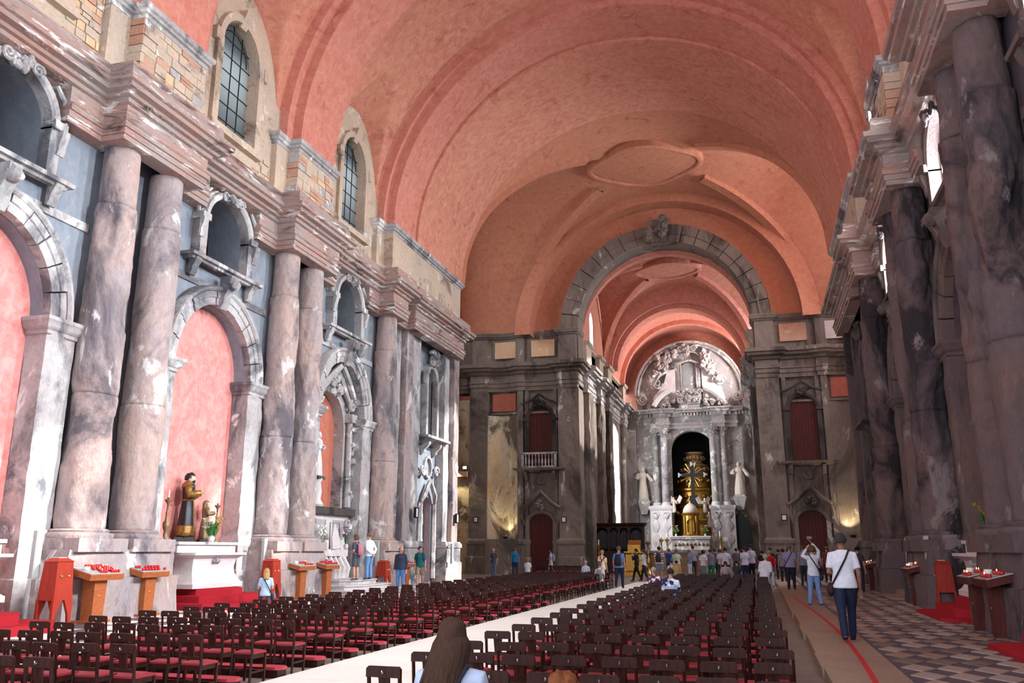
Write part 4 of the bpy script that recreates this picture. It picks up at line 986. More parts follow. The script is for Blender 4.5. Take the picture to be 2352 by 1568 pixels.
for r, blk, c, x, y in spots:
    if blk == 'right' and r < 1 and c == 0: x, y = -2.99, 6.78
    rz = jit.uniform(-.06, .06)
    if cnt < 300:
        o = copy_tree(proto) if used else proto; used = True; cnt += 1
        o.location = (x, y, 0); o.rotation_euler = (0, 0, rz)
        o['label'] = 'low chair, red seat, %s block, %s row from the camera, %s from the aisle' % (blk, ORD[r+1], CARD[c+1])
        o['category'] = 'chair'; o['group'] = 'low chairs in rows, %s block' % blk
    else:
        T = Matrix.Translation((x, y, 0)) @ Matrix.Rotation(rz, 4, 'Z')
        far_w.add([T @ Vector(p) for p in one_mesh.v], one_mesh.f); sm = CP['seat'][0]; far_s.add([T @ Vector(p) for p in sm.v], sm.f)
fc = bpy.data.objects.new('distant_chairs', None)
me = far_w.mesh('distant_chairs', False, False); me.materials.append(MT['chair']); me.materials.append(MT['seat'])
k0 = len(far_w.f)
far_w.add(far_s.v, far_s.f); me2 = bpy.data.meshes.new('distant_chairs'); me2.from_pydata(far_w.v, [], far_w.f); me2.materials.append(MT['chair']); me2.materials.append(MT['seat'])
for p in me2.polygons:
    if p.index >= k0: p.material_index = 1
bpy.data.meshes.remove(me)
fc = put(bpy.data.objects.new('distant_chairs', me2), None, kind='stuff', label='rows of low dark chairs with red seats far down the nave', category='chair')
# kneeling boards between the rows
for blk in ('left', 'right'):
    x0, x1 = (-9.45, -5.98) if blk == 'left' else (-3.3, .3)
    for r in range(19 if blk == 'left' else 18):
        y = row_y(r)-.33+(.0 if blk == 'left' else .3)
        t = thing('kneeler', 'long red padded kneeling board in the %s block behind the %s row of chairs' % (blk, ORD[r+1]), 'kneeler', ((x0+x1)/2, y, 0), 0, 'kneeling boards, %s block' % blk)
        hw = (x1-x0)/2
        obj('board', M().box(-hw+.05, hw-.05, -.10, .12, .0, .10), 'chair', t)
        obj('pad', M().prism([(-hw, -.12), (-hw, .13), (hw-.08, .13), (hw, .05), (hw, -.05), (hw-.08, -.12)], lambda a, b, d: (a, b, d), .10, .135), 'kneel', t)

# ------------------------------------------------------------ along the left wall
def carpet_steps(lab, cx, cy, side, wd, n=3, mat='carpet', hgt=.17, tread=.42, d0=.9, chamf=.7, name='carpeted_steps', z0=0, cat='steps'):
    """stepped platform with chamfered corners; side = +1 projects towards +X"""
    t = thing(name, lab, cat, (cx, cy, z0))
    for k in range(n):
        e = (n-1-k)*tread; d = d0+e; w_ = wd/2+e; ch = chamf
        poly = [(0, -w_), (side*(d-ch), -w_), (side*d, -w_+ch), (side*d, w_-ch), (side*(d-ch), w_), (0, w_)]
        m = M().prism(poly, lambda a, b, q: (a, b, q), hgt*k, hgt*(k+1))
        if mat != 'carpet': m.prism([(a*1.0+(side*.04 if a else 0), b*(1+.04/w_)) for a, b in poly], lambda a, b, q: (a, b, q), hgt*(k+1)-.04, hgt*(k+1)+.002)
        obj('step', m, mat, t)
    return t
carpet_steps('red carpeted steps at the foot of the saint altar', -15.85, 22.2, 1, 1.9, 3, d0=1.35, tread=.40, hgt=.18)
carpet_steps('red carpeted steps at the picture edge in front of the first niche', -15.85, 13.2, 1, 2.2, 3, d0=1.4, tread=.45, hgt=.18)
carpet_steps('pale stone steps under the marble altar niche', -15.9, 30.6, 1, 2.6, 3, 'white', .17, .42, 1.5, .5, 'stone_steps')
def altar_block(lab, cx, cy, side, wd, z0, h=1.05, dp=.7, niche=True):
    t = thing('side_altar', lab, 'altar', (cx, cy, z0)); hw = wd/2
    pf = [(.06, 0), (.06, .12), (0, .16), (-.05, .24), (-.13, .4), (-.15, h*.6), (-.10, h*.82), (.02, h*.9), (.10, h*.93), (.10, h), (-.3, h), (-.3, 0)]
    fn = lambda y, x, z: (-side*x, y, z) if False else (side*(-x), y, z)
    obj('block', sweep(M(), pf, [(-hw, 0), (-hw, -dp), (hw, -dp), (hw, 0)], fn), 'white', t, None, 'auto')
    c = M(); c.blob((side*(dp-.08), 0, h*.78), .09, 1, .4); c.blob((side*(dp-.1), .12, h*.75), .06, 2, .4); c.blob((side*(dp-.1), -.12, h*.75), .06, 3, .4)
    obj('carving', c, 'arch', t, None, True)
    obj('shelf', M().box(*sorted((side*-.25, side*.35)), -hw-.25, hw+.25, h, h+.28), 'white', t); obj('shelf_edge', M().box(*sorted((side*-.25, side*.42)), -hw-.3, hw+.3, h+.22, h+.3), 'white', t)
    return t
altar_block('pale marble side altar under the robed saint statue', -15.95, 22.2, 1, 2.3, .54, .98, .75)
altar_block('pale marble side altar of the first niche at the picture edge', -15.95, 13.4, 1, 2.6, .54, .98, .75)
def robed(t, H, mat_robe, mat_skin, arm='out', seed=0, hood=False, trim=None, belt=None, facing=0):
    n = 30; rows = []
    pr = [(.165, 0), (.16, .05), (.15, .2), (.125, .4), (.10, .55), (.105, .66), (.125, .76), (.115, .82), (.06, .855)]
    for r, z in pr:
        row = []
        for j in range(n):
            a = 2*pi*j/n; fold = 1+(.07*sin(a*9+seed+z*2)+.05*sin(a*5+z*4+seed))*(1-z) ; row.append((r*H*fold*cos(a), r*H*.78*fold*sin(a), z*H))
        rows.append(row)
    obj('robe', M().grid(rows, True, True), mat_robe, t, None, True)
    hd = M(); head_geo(hd, (0, .01*H, .915*H), H*.062, 0); obj('head', hd, mat_skin, t, None, True)
    if hood:
        m = M(); hair_geo(m, (0, 0, .915*H), H*.068, 'long', seed); obj('hood', m, mat_robe, t, None, True)
    else:
        m = M(); hair_geo(m, (0, 0.01*H, .915*H), H*.064, 'short', seed); obj('hair', m, mat_robe, t, None, True)
    for sg in (-1, 1):
        sh = Vector((sg*.115*H, 0, .79*H))
        if arm == 'out' and sg > 0: el, wr = Vector((.16*H, .03*H, .65*H)), Vector((.13*H, .2*H, .68*H))
        elif arm == 'wide': el, wr = Vector((sg*.22*H, .02*H, .66*H)), Vector((sg*(.30 if sg < 0 else .12)*H, .08*H, (.56 if sg < 0 else .68)*H))
        else: el, wr = Vector((sg*.16*H, .0, .62*H)), Vector((sg*.05*H, .13*H, .66*H))
        m = M().tube([sh, (sh+el)/2+Vector((sg*.01*H, 0, 0)), el, (el+wr)/2, wr], [.05*H, .055*H, .06*H, .062*H, .05*H], 10)
        obj('sleeve', m, mat_robe if not trim else trim, t, None, True)
        h = M(); d = (wr-el).normalized(); hand_geo(h, wr, d, H*.1, sg); obj('hand', h, mat_skin, t, None, True)
    if trim:
        rows = [[(r*1.03*x, r*1.03*y*.78, z*H) for x, y in ((H*cos(2*pi*j/n)*(1+.07*sin(2*pi*j/n*9+seed)), H*sin(2*pi*j/n)*(1+.07*sin(2*pi*j/n*9+seed))) for j in range(n))] for r, z in ((.168, .02), (.164, .08), (.157, .15), (.154, .18))]
        obj('gilded_hem', M().grid(rows, True, True), trim, t, None, True)
        obj('cape', M().lathe([(.12*H, .765*H), (.132*H, .78*H), (.118*H, .825*H), (.06*H, .87*H)], 20, (0, -.01*H, 0), 0, 2*pi, 1, .8), trim, t, None, True)
    if belt: obj('belt', M().lathe([(.108*H, .56*H), (.114*H, .575*H), (.108*H, .59*H)], 20, (0, 0, 0), 0, 2*pi, 1, .8), belt, t, None, True); obj('cord', M().tube([(.03*H, .088*H, .57*H), (.03*H, .115*H, .3*H), (.03*H, .125*H, .1*H)], .012*H, 6), belt, t)
    obj('plinth', M().tbox((0, 0), (.17*H, .15*H), (.16*H, .14*H), -.06*H, .005*H), 'arch' if mat_robe == 'statue' else 'dark', t)
def ell(m, c, rx, ry, rz, n=16, k=10, fn=None):
    rows = []
    for i in range(k+1):
        th = -pi/2+pi*i/k; row = []
        for j in range(n):
            a = 2*pi*j/n; p = Vector((cos(th)*cos(a), cos(th)*sin(a), sin(th)))
            if fn: p = fn(p)
            row.append((c[0]+p.x*rx, c[1]+p.y*ry, c[2]+p.z*rz))
        rows.append(row)
    return m.grid(rows, True, True)
def rotz(c, yaw, pit=0, roll=0):
    return Matrix.Translation(c) @ Matrix.Rotation(yaw, 4, 'Z') @ Matrix.Rotation(pit, 4, 'X') @ Matrix.Rotation(roll, 4, 'Y')
def head_geo(m, c, r, yaw=0, pit=0, roll=0, parts=None):
    """face towards local +y: brow, sockets, nose, mouth, chin, ears"""
    T = rotz(Vector(c), yaw, pit, roll); k0 = len(m.v)
    def fn(p):
        q = p.copy()
        if q.z < 0: q.x *= 1+.28*q.z; q.y *= 1+.10*q.z if q.y > 0 else 1+.35*q.z
        if p.y > .3:
            g = math.exp(-(p.x/.16)**2); q.y += .30*g*math.exp(-((p.z+.12)/.17)**2)
            q.y -= .10*math.exp(-((abs(p.x)-.36)/.18)**2-((p.z-.06)/.14)**2)
            q.y += .07*math.exp(-((p.z+.48)/.09)**2-(p.x/.35)**2)+.10*math.exp(-((p.z+.85)/.16)**2-(p.x/.3)**2)
        return q
    ell(m, (0, 0, 0), r, r*1.2, r*1.42, 22, 18, fn)
    for sg in (-1, 1): ell(m, (sg*r*.97, -.05*r, -.02*r), r*.1, r*.22, r*.32, 8, 6)
    for i in range(k0, len(m.v)): m.v[i] = tuple(T @ Vector(m.v[i]))
    if parts is not None:
        e = M()
        for sg in (-1, 1): ell(e, (sg*r*.36, r*1.06, .06*r), r*.12, r*.08, r*.07, 8, 6)
        for i in range(len(e.v)): e.v[i] = tuple(T @ Vector(e.v[i]))
        parts['eyes'] = e
def hair_geo(m, c, r, style, seed=0, yaw=0, pit=0, roll=0):
    T = rotz(Vector(c), yaw, pit, roll); k0 = len(m.v)
    am = {'short': .09, 'curly': .22, 'bob': .08, 'long': .08, 'thin': .03, 'bun': .06}.get(style, .06)
    def fn(p):
        n_ = noise.noise(p*(3.2 if style == 'curly' else 2)+Vector((seed, 0, 0)))
        k = 1.12+am*n_*1.6+(.16 if style == 'curly' else 0)+(.07 if style == 'bob' else 0)
        q = p*k
        low = (-.12 if p.y > -.25 else -.45) if style in ('short', 'thin') else (-.55 if style in ('bob', 'curly') else -.4)
        if p.y > .42 and p.z < .45: q = p*.86
        elif p.z < low: q = p*.84
        if style == 'thin' and p.z > .35: q = p*1.0
        if q.z > 0 and style != 'curly': q.z *= .93; q.x *= 1.04
        return q
    ell(m, (0, -.04*r, .04*r), r, r*1.18, r*1.4, 26, 20, fn)
    if style in ('long',):
        rows = []
        for i in range(9):
            t_ = i/8; w_ = r*(1.05+.25*sin(t_*pi)-.2*t_); z = .25*r-t_*r*3.4
            rows.append([(w_*cos(a)*(1+.06*sin(a*7+seed)), -.55*r-.35*r*t_+w_*.55*sin(a)*(1+.06*sin(a*7+seed)), z) for a in [2*pi*j/16 for j in range(16)]])
        m.grid(rows, True, True)
    if style == 'bun': m.blob((0, -1.35*r, .35*r), .42*r, seed, .15)
    if style == 'tail': m.tube([(0, -1.1*r, .3*r), (0, -1.6*r, 0), (0, -1.6*r, -1.2*r), (0, -1.45*r, -2*r)], [.25*r, .35*r, .3*r, .08*r], 8)
    for i in range(k0, len(m.v)): m.v[i] = tuple(T @ Vector(m.v[i]))
def hand_geo(m, wr, d, L, sg, curl=.5):
    """palm, four unequal curled fingers, and a thumb leaving the side of the palm"""
    d = Vector(d).normalized(); side = d.cross(Vector((0, 0, 1)))
    side = side.normalized() if side.length > .2 else Vector((0, 1, 0)); nrm = side.cross(d).normalized()
    w_ = Vector(wr)
    rows = []
    for t_, a, b in ((-.1, .24, .17), (.1, .30, .17), (.35, .40, .15), (.5, .42, .13)):
        c = w_+d*L*t_; rows.append([c+side*(cos(q)*a*L*.5)+nrm*(sin(q)*b*L*.5) for q in [2*pi*j/8 for j in range(8)]])
    m.grid(rows, True, True)
    for k, ln in enumerate((.42, .5, .46, .34)):
        b = w_+d*L*.45+side*((k-1.5)*.105*L); m.tube([b, b+d*ln*L*.5-nrm*curl*.08*L, b+d*ln*L*.85-nrm*curl*.3*L], [.055*L, .05*L, .036*L], 6)
    b = w_+d*L*.12-side*.16*L; m.tube([b, b+d*.2*L-side*.14*L, b+d*.4*L-side*.15*L-nrm*.08*L], [.07*L, .06*L, .04*L], 6)
MT['blackrobe'] = plain('black_robe', srgb(22, 24, 36), .45, 0, .3)
MT['goldcloth'] = plain('gilded_brocade', srgb(170, 128, 62), .45, .55, .65, 16)
MT['painted_flesh'] = plain('painted_flesh', srgb(214, 176, 156), .5, 0, .1)
MT['brownrobe'] = plain('brown_gilt_robe', srgb(140, 116, 84), .5, .2, .45, 9)
t = thing('saint_statue', 'tall bearded saint statue in a black robe with gilded hem, on the side altar', 'statue', (-16.1, 21.75, 1.95), -pi/2+.55); robed(t, 1.86, 'blackrobe', 'painted_flesh', 'out', 1, False, 'goldcloth', 'goldcloth')
b = M(); b.blob((0, .1, 1.62), .07, 2, .2); obj('beard', b, 'blackrobe', t, None, True)
t = thing('saint_statue', 'smaller hooded brown statue beside the tall black-robed saint', 'statue', (-16.15, 22.72, 1.9), -pi/2+.9); robed(t, 1.15, 'brownrobe', 'painted_flesh', 'out', 4, True)
def candlestick(x, y, z, H, lab, mat='gilt_wood', cup=True):
    t = thing('candlestick', lab, 'candlestick', (x, y, z)); k = H/1.2
    obj('stick', M().lathe([(.14*k, 0), (.13*k, .05*k), (.06*k, .16*k), (.05*k, .25*k), (.09*k, .36*k), (.10*k, .48*k), (.05*k, .56*k), (.035*k, .7*k), (.05*k, .76*k), (.03*k, .82*k), (.03*k, 1.02*k), (.09*k, 1.1*k), (.1*k, 1.14*k), (.03*k, 1.15*k), (.035*k, 1.2*k)], 14), mat, t, None, 'auto')
    f = M()
    for q in range(3): a = 2*pi*q/3+.5; f.blob((.12*k*cos(a), .12*k*sin(a), .03*k), .05*k, q, .2)
    obj('feet', f, mat, t, None, True)
    obj('candle', M().lathe([(.022*k, 0), (.022*k, .2*k), (.004, .21*k)], 10, (0, 0, 1.2*k)), 'wax', t)
candlestick(-16.0, 20.75, 1.84, 1.2, 'tall carved gilt candlestick left of the robed saint'); candlestick(-16.0, 23.1, 1.84, 1.15, 'tall carved gilt candlestick right of the small hooded statue')
def bouquet(lab, loc, r, cols, n=26, pot=True, h=.5, name='flower_bouquet'):
    t = thing(name, lab, 'flowers', loc); lf = M(); rr = random.Random(int(loc[1]*10))
    for q in range(n):
        a = rr.uniform(0, 2*pi); l = rr.uniform(.4, 1); p = Vector((r*l*cos(a), r*l*sin(a), h*rr.uniform(.5, 1.15)))
        lf.tube([(0, 0, .05), p*.5+Vector((0, 0, .05)), p], [.006, .006, .004], 4)
        for s_ in range(2):
            a2 = a+rr.uniform(-.8, .8); b_ = Vector((.3*r*cos(a2), .3*r*sin(a2), h*.25+s_*.1)); e_ = b_*1.9+Vector((0, 0, .08)); sd = Vector((-sin(a2), cos(a2), 0))*.03
            lf.add([b_, (b_+e_)/2+sd+Vector((0, 0, .03)), e_, (b_+e_)/2-sd+Vector((0, 0, .03))], [(0, 1, 2, 3)])
        mt = cols[q % len(cols)]; f = M()
        for s_ in range(6):
            a3 = 2*pi*s_/6; d_ = Vector((cos(a3), sin(a3), .35))*.085; f.add([p, p+d_*.6+Vector((-sin(a3), cos(a3), 0))*.042, p+d_*1.2, p+d_*.6-Vector((-sin(a3), cos(a3), 0))*.042], [(0, 1, 2, 3)])
        f.blob(p+Vector((0, 0, .01)), .032, q, .1, 1); obj('flower', f, mt, t)
    obj('leaves', lf, 'leaf', t)
    if pot: obj('vase', M().lathe([(.06, 0), (.08, .02), (.10, .12), (.07, .18), (.08, .2)], 14), 'white', t, None, True)
bouquet('white and yellow lily bouquet in front of the small hooded statue', (-15.4, 22.05, 1.82), .34, ('petal', 'ypetal', 'petal'), 30, True, .62)
def votive_stand(lab, x, y, rz, red=True, w_=1.0, dp=.62, H=1.0, n=(7, 4), lit=2, wood_='lwood', box=True):
    t = thing('votive_stand', lab, 'candle stand', (x, y, 0), rz)
    # local +y faces the visitor; the tray slopes down towards him
    T = Matrix.Translation((0, 0, H)) @ Matrix.Rotation(radians(-14), 4, 'X')
    obj('tray', M().box(-w_/2, w_/2, -dp/2, dp/2, -.07, .06, T), wood_, t); obj('metal_top', M().box(-w_/2+.03, w_/2-.03, -dp/2+.03, dp/2-.03, .06, .075, T), 'greymetal', t)
    obj('pedestal', M().tbox((0, 0), (.17, .15), (.19, .17), .06, H-.12), wood_, t); obj('foot', M().box(-.32, .32, -.26, .26, 0, .07), wood_, t)
    g = M().lathe([(.03, 0), (.036, .01), (.038, .065), (.032, .065), (.028, .02)], 10).mesh('votive_glass', True); g.materials.append(MT['redglass'])
    fl_ = M().lathe([(.001, 0), (.009, .012), (.006, .03), (.001, .05)], 6).mesh('flame', True); fl_.materials.append(MT['flame'])
    rr = random.Random(int(x*7+y*3))
    for i in range(n[0]):
        for j in range(n[1]):
            if rr.random() < .25: continue
            p = T @ Vector((-w_/2+.1+(w_-.2)*i/max(1, n[0]-1)*(.62 if red else 1), -dp/2+.1+(dp-.2)*j/max(1, n[1]-1), .075)); c = obj('votive_candle', g, None, t, tuple(p))
            if rr.random() < lit/10: obj('flame', fl_, None, c, (0, 0, .05))
    if red: obj('wick_bowl', M().lathe([(.03, 0), (.06, .02), (.07, .09), (.06, .1), (.04, .03)], 14, tuple(T @ Vector((w_/2-.16, .05, .07)))), 'cloth', t, None, True)
    obj('lock', M().blob((0, .16, .6), .02, 1, 0, 1), 'brass', t)
    return t
votive_stand('votive stand with many red candles beside the twin columns, nearest one', -14.5, 16.55, -pi/2, True, 1.05, .66, 1.08, (9, 5), 2)
votive_stand('votive stand with brown glass cups just left of the saint altar', -14.75, 18.55, -pi/2, False, 1.0, .62, 1.08, (8, 3), 0)
votive_stand('votive stand with few red candles left of the stone steps', -14.75, 26.1, -pi/2, True, 1.05, .62, 1.08, (7, 3), 2)
votive_stand('votive stand with brown cups touching the stone steps', -14.75, 27.9, -pi/2, False, 1.0, .62, 1.08, (8, 3), 0)
votive_stand('votive stand half hidden behind the man in the navy jacket', -14.9, 35.4, -pi/2, True, .9, .6, 1.0, (5, 3), 2)
def gothic_box(lab, x, y, rz, H=1.35):
    t = thing('offering_box', lab, 'offering box', (x, y, 0), rz)
    obj('body', M().tbox((0, 0), (.26, .22), (.22, .18), .55, H), 'redwood', t); obj('lid', M().tbox((0, 0), (.24, .2), (.13, .1), H, H+.08), 'redwood', t)
    for sx in (-1, 1):
        for sy in (-1, 1): obj('leg', M().prism([(0, 0), (.07*-sx*1.0, 0), (-sx*.10, .25), (-sx*.24, .56), (0, .56)] if sx < 0 else [(0, 0), (-.07, 0), (-.10, .25), (-.24, .56), (0, .56)], lambda a, b, d: (sx*.27+a, d, b), sy*.23, sy*.17), 'redwood', t)
    obj('label_card', M().box(-.1, .1, -.08, .1, H+.08, H+.09), 'cloth', t)
    for q in (-.1, .1): obj('emblem', M().blob((q, .2, H-.3), .035, q, .2), 'brass', t)
gothic_box('red pointed-arch offering box left of the red candle stand', -14.62, 15.55, -pi/2)
gothic_box('red offering box behind the seated blonde woman', -14.9, 24.6, -pi/2, 1.25)
gothic_box('red offering box beside the stone steps', -14.95, 33.3, -pi/2, 1.1)
for k, (x, y, z, r_, lab) in enumerate(((-14.97, 15.25, 1.0, .0, 'tall pale light panel against the pilaster near the offering box'), (-15.2, 24.6, .95, 0, 'tall pale light panel right of the saint altar'), (-15.2, 33.2, .95, 0, 'tall pale light panel right of the marble altar niche'), (-15.1, 42.0, .9, 0, 'tall pale light panel near the corner of the crossing'),
        (4.25, 24.9, .95, 0, 'grey light panel on the plinth of the split mauve column'), (4.3, 28.3, .95, 0, 'grey light panel behind the dark votive stand'), (4.35, 33.8, .95, 0, 'far grey light panel on the shadowed wall'))):
    t = thing('light_panel', lab, 'light panel', (x, y, z)); obj('housing', M().box(-.05, .05, -.09, .09, 0, 1.0), 'greymetal', t); obj('diffuser', M().box(*((.05, .058) if x < 0 else (-.058, -.05)), -.07, .07, .03, .97), 'greymetal', t)
# marble aedicule of the third niche
fd = PD(-1); fh = PF(-1)
t = thing('marble_altarpiece', 'carved marble frame with red arched niche above the stone steps', 'altarpiece', (0, 0, 0))
b = M(); wall_holes(b, fd, 29.1, 32.6, 3.1, 9.0, [dict(y=30.85, w=1.25, zb=3.25, zs=6.4, r=1.5)], 11.1, 11.7); obj('frame_wall', b, 'arch', t)
b = M(); half_disc(b, fd, dict(y=30.85, w=1.3, zb=3.2, zs=6.4, r=1.55), 11.55); obj('red_panel', b, 'redniche', t)
b = M().box(XC-11.3, XC-10.7, 29.0, 32.7, 2.95, 3.22); obj('shelf', b, 'dark', t)
b = M()
for sg in (-1, 1):
    b.tube([fd(30.85+sg*1.55, 3.3, 10.95), fd(30.85+sg*1.5, 5, 10.95), fd(30.85+sg*1.5, 6.9, 10.95)], [.16, .12, .13], 8)
    b.box(XC-11.15, XC-10.75, 30.85+sg*1.55-.25, 30.85+sg*1.55+.25, 6.8, 7.15)
    volute(b, lambda a, q: fd(a, q, 10.85), (30.85+sg*1.45, 7.5), .3, 1.6, sg, .09); volute(b, lambda a, q: fd(a, q, 10.85), (30.85+sg*1.5, 2.6), .3, 1.6, -sg, .08)
    b.tube([fd(30.85+sg*1.5, 7.8, 10.8), fd(30.85+sg*.7, 8.5, 10.7), fd(30.85, 9.0, 10.65)], [.13, .13, .13], 6); b.tube([fd(30.85+sg*1.4, 7.6, 10.95), fd(30.85, 8.75, 10.85)], .12, 6)
    b.blob(fd(30.85+sg*1.75, 7.7, 10.8), .16, 3, .3)
    for q in range(12): b.blob(fd(30.85+sg*1.62+random.uniform(-.12, .12), random.uniform(3.4, 6.8), 10.85), random.uniform(.06, .13), q, .4)
for q in range(14): b.blob(fd(30.85+random.uniform(-.5, .5), 8.0+random.uniform(-.2, .4), 10.8), random.uniform(.1, .18), q, .45)
obj('carved_columns', b, 'arch', t, None, 'auto')
b = M().box(XC-11.4, XC-10.9, 29.2, 32.5, .5, 3.0); obj('base_panel', b, 'white', t)
b = M(); b.box(XC-10.95, XC-10.55, 29.4, 31.9, 1.35, 1.62); b.box(XC-10.95, XC-10.4, 29.5, 31.8, .5, .75)
for q in range(6): b.tube([fd(29.7+q*.38, .55, 10.5), fd(29.75+q*.38, .9, 10.4), fd(29.7+q*.38, 1.3, 10.6)], [.14, .12, .1], 8)
obj('altar_ledge', b, 'white', t, None, 'auto')
for (y, z) in ((30.1, 2.3), (31.6, 2.3)): obj('incised_panel', M().box(XC-10.9, XC-10.87, y-.45, y+.45, z-.3, z+.45), 'arch', t)
t = thing('marble_statue', 'slender white marble statue on a carved plinth in the red niche', 'statue', (XC-11.2, 30.15, 4.4), -pi/2); robed(t, 1.75, 'white', 'white', 'in', 5, True)
obj('carved_plinth', M().lathe([(.3, 0), (.34, .1), (.22, .3), (.26, .6), (.2, .95), (.28, 1.1)], 14, (0, 0, -1.18)), 'white', t, None, 'auto')
t = thing('orchid_pot', 'white orchid in a white pot on the marble ledge', 'flowers', (-15.95, 29.75, 1.62)); obj('pot', M().lathe([(.07, 0), (.1, .22), (.09, .22), (.06, .02)], 14), 'cloth', t, None, 'auto')
rr = random.Random(5); lf = M()
for q in range(4):
    pts = [(0, 0, .2), (rr.uniform(-.05, .05), q*.06-.1, .5), (rr.uniform(-.1, .1), q*.12-.2, .75)]; lf.tube(pts, .007, 4)
    for s_ in range(5): f = M(); f.blob((pts[2][0]+rr.uniform(-.08, .08), pts[2][1]+rr.uniform(-.1, .1), .62+rr.uniform(-.1, .25)), .045, q+s_, .35, 1); obj('blossom', f, 'petal', t)
    a = q*1.6; lf.add([(0, 0, .2), (.08*cos(a)-.02, .08*sin(a), .28), (.2*cos(a), .2*sin(a), .24), (.08*cos(a)+.02, .08*sin(a)+.03, .26)], [(0, 1, 2, 3)])
obj('leaves', lf, 'leaf', t)
one('cylinder_vase', 'plain white vase beside the orchid pot', 'vase', M().lathe([(.07, 0), (.085, .02), (.085, .3), (.07, .34), (.06, .3)], 16), 'cloth', (-15.9, 30.05, 1.62), True)
t = thing('marble_fragment', 'jagged white marble fragment on a thin metal stand', 'sculpture', (-15.85, 30.75, 1.62)); obj('slab', M().prism([(-.3, .0), (-.4, .42), (-.25, 1.0), (.12, .6), (.35, .25), (.38, .05)], lambda a, b, d: (d, a, b), -.03, .03), 'white', t)
obj('stand', M().tube([(-.08, -.35, 0), (-.08, -.42, 1.0), (-.08, .35, 1.0), (-.08, .5, 0)], .015, 5), 'iron', t)
bouquet('small violet flowers behind the woman with the pink backpack', (-15.9, 31.7, 1.62), .14, ('violet',), 12, True, .75)
# picture of saints in the last pink niche, lanterns
t = thing('icon_panel', 'dark tall painted panel with pale figures in the last pink doorway', 'painting', (XC-10.95, 40.55, .75)); obj('frame', M().prism([(-.48, 0), (-.48, 3.0), (.48, 3.0), (.48, 0)], lambda a, b, d: (d, a, b), -.05, .02), 'iron', t)
obj('picture', M().prism([(-.4, .1), (-.4, 2.5), (-.2, 2.85), (.2, 2.85), (.4, 2.5), (.4, .1)], lambda a, b, d: (d, a, b), .02, .03), 'picture', t); obj('lunette', M().prism([(-.33, 2.1), (-.3, 2.6), (0, 2.78), (.3, 2.6), (.33, 2.1)], lambda a, b, d: (d, a, b), .03, .036), MT.setdefault('green', plain('green_copper', srgb(110, 140, 124), .5)), t)
for q in range(7): obj('figure', M().blob((.035, -.28+q*.09, 1.2+(q % 3)*.2), .05, q, .5, 2, (.2, 1, 3.4)), 'statue', t, None, True)
for k, (x, y, z) in enumerate(((XC-10.1, 37.9, 3.3), (XC-9.9, 43.1, 3.2))):
    t = thing('wall_lantern', ['small square framed plaque on the pilaster left of the dark icon', 'small square framed plaque on the corner pilaster'][k], 'plaque', (x, y, z)); obj('frame', M().box(-.06, .05, -.14, .14, -.25, .25), 'iron', t); obj('card', M().box(.05, .056, -.09, .09, -.19, .19), 'cloth', t)
# ------------------------------------------------------------ along the right wall
carpet_steps('dark red carpeted steps by the shadowed wall, further one', 4.75, 22.2, -1, 2.0, 3, d0=.35, tread=.38, hgt=.18, chamf=.3)
carpet_steps('dark red carpeted steps at the lower picture corner', 4.75, 13.75, -1, 2.4, 3, d0=.6, tread=.4, hgt=.18, chamf=.3)
carpet_steps('worn stone steps by the shadowed wall', 4.8, 30.6, -1, 2.4, 2, 'kerb', .16, .4, .5, .3, 'stone_steps')
altar_block('dark marble side altar by the shadowed wall', 5.25, 22.2, -1, 2.3, .54, .98, .6)
votive_stand('votive stand with burning candles, nearest of the shadowed side', 4.05, 17.3, pi/2, True, 1.0, .62, 1.1, (7, 3), 5, 'doorwood')
votive_stand('votive stand with candles second from the near picture corner', 4.05, 18.7, pi/2, True, 1.0, .62, 1.1, (7, 3), 4, 'doorwood')
votive_stand('votive stand with burning candles beside the stone steps of the shadowed wall', 4.15, 26.3, pi/2, True, 1.0, .62, 1.1, (7, 3), 6, 'doorwood')
votive_stand('farthest votive stand of the shadowed wall, beside the walking man', 4.15, 35.9, pi/2, True, .9, .6, 1.05, (6, 3), 6, 'doorwood')
gothic_box('dark red offering box behind the carpeted steps of the shadowed wall', 4.5, 24.6, pi/2, 1.25)
bouquet('yellow flowers on the side altar of the shadowed wall', (4.75, 20.6, 1.85), .25, ('ypetal',), 12, True, .6)
# ------------------------------------------------------------ chancel furniture
t = thing('chamber_organ', 'dark wooden chamber organ with grey pipes in four arched bays', 'organ', (-9.5, 61.6, 0))
obj('case', M().box(-1.75, 1.75, -.1, .9, 0, 1.5), 'darkwood', t); obj('back', M().box(-1.7, 1.7, .2, .9, 1.5, 3.3), 'black', t); obj('cornice', sweep(M(), [(-.2, 3.2), (.0, 3.2), (.1, 3.3), (.16, 3.45), (-.2, 3.45)], [(-1.75, .9), (-1.75, -.1), (1.75, -.1), (1.75, .9)], fp), 'darkwood', t)
for x in (-1.7, -.72, 0, .72, 1.7): obj('post', M().box(x-.07, x+.07, -.12, .1, 1.5, 3.25), 'darkwood', t)
for (a, b) in ((-1.62, -.8), (-.64, -.08), (.08, .64), (.8, 1.62)):
    n = int((b-a)/.095); c = (a+b)/2
    for k in range(n):
        x = a+.04+(b-a-.08)*k/(n-1); obj('pipe', M().lathe([(.012, 0), (.036, .2), (.036, 1.0+.35*cos((x-c)/(b-a)*2.6))], 8, (x, .02, 1.6)), 'pewter', t, None, 'auto')
    m = M(); arc_prof(m, lambda a_, z, h: (a_, h, z), c, 2.85, (b-a)/2, .3, [(0, .0), (0, -.1), (.12, -.1), (.12, .0)], 0, pi, 12); obj('arched_trim', m, 'darkwood', t)
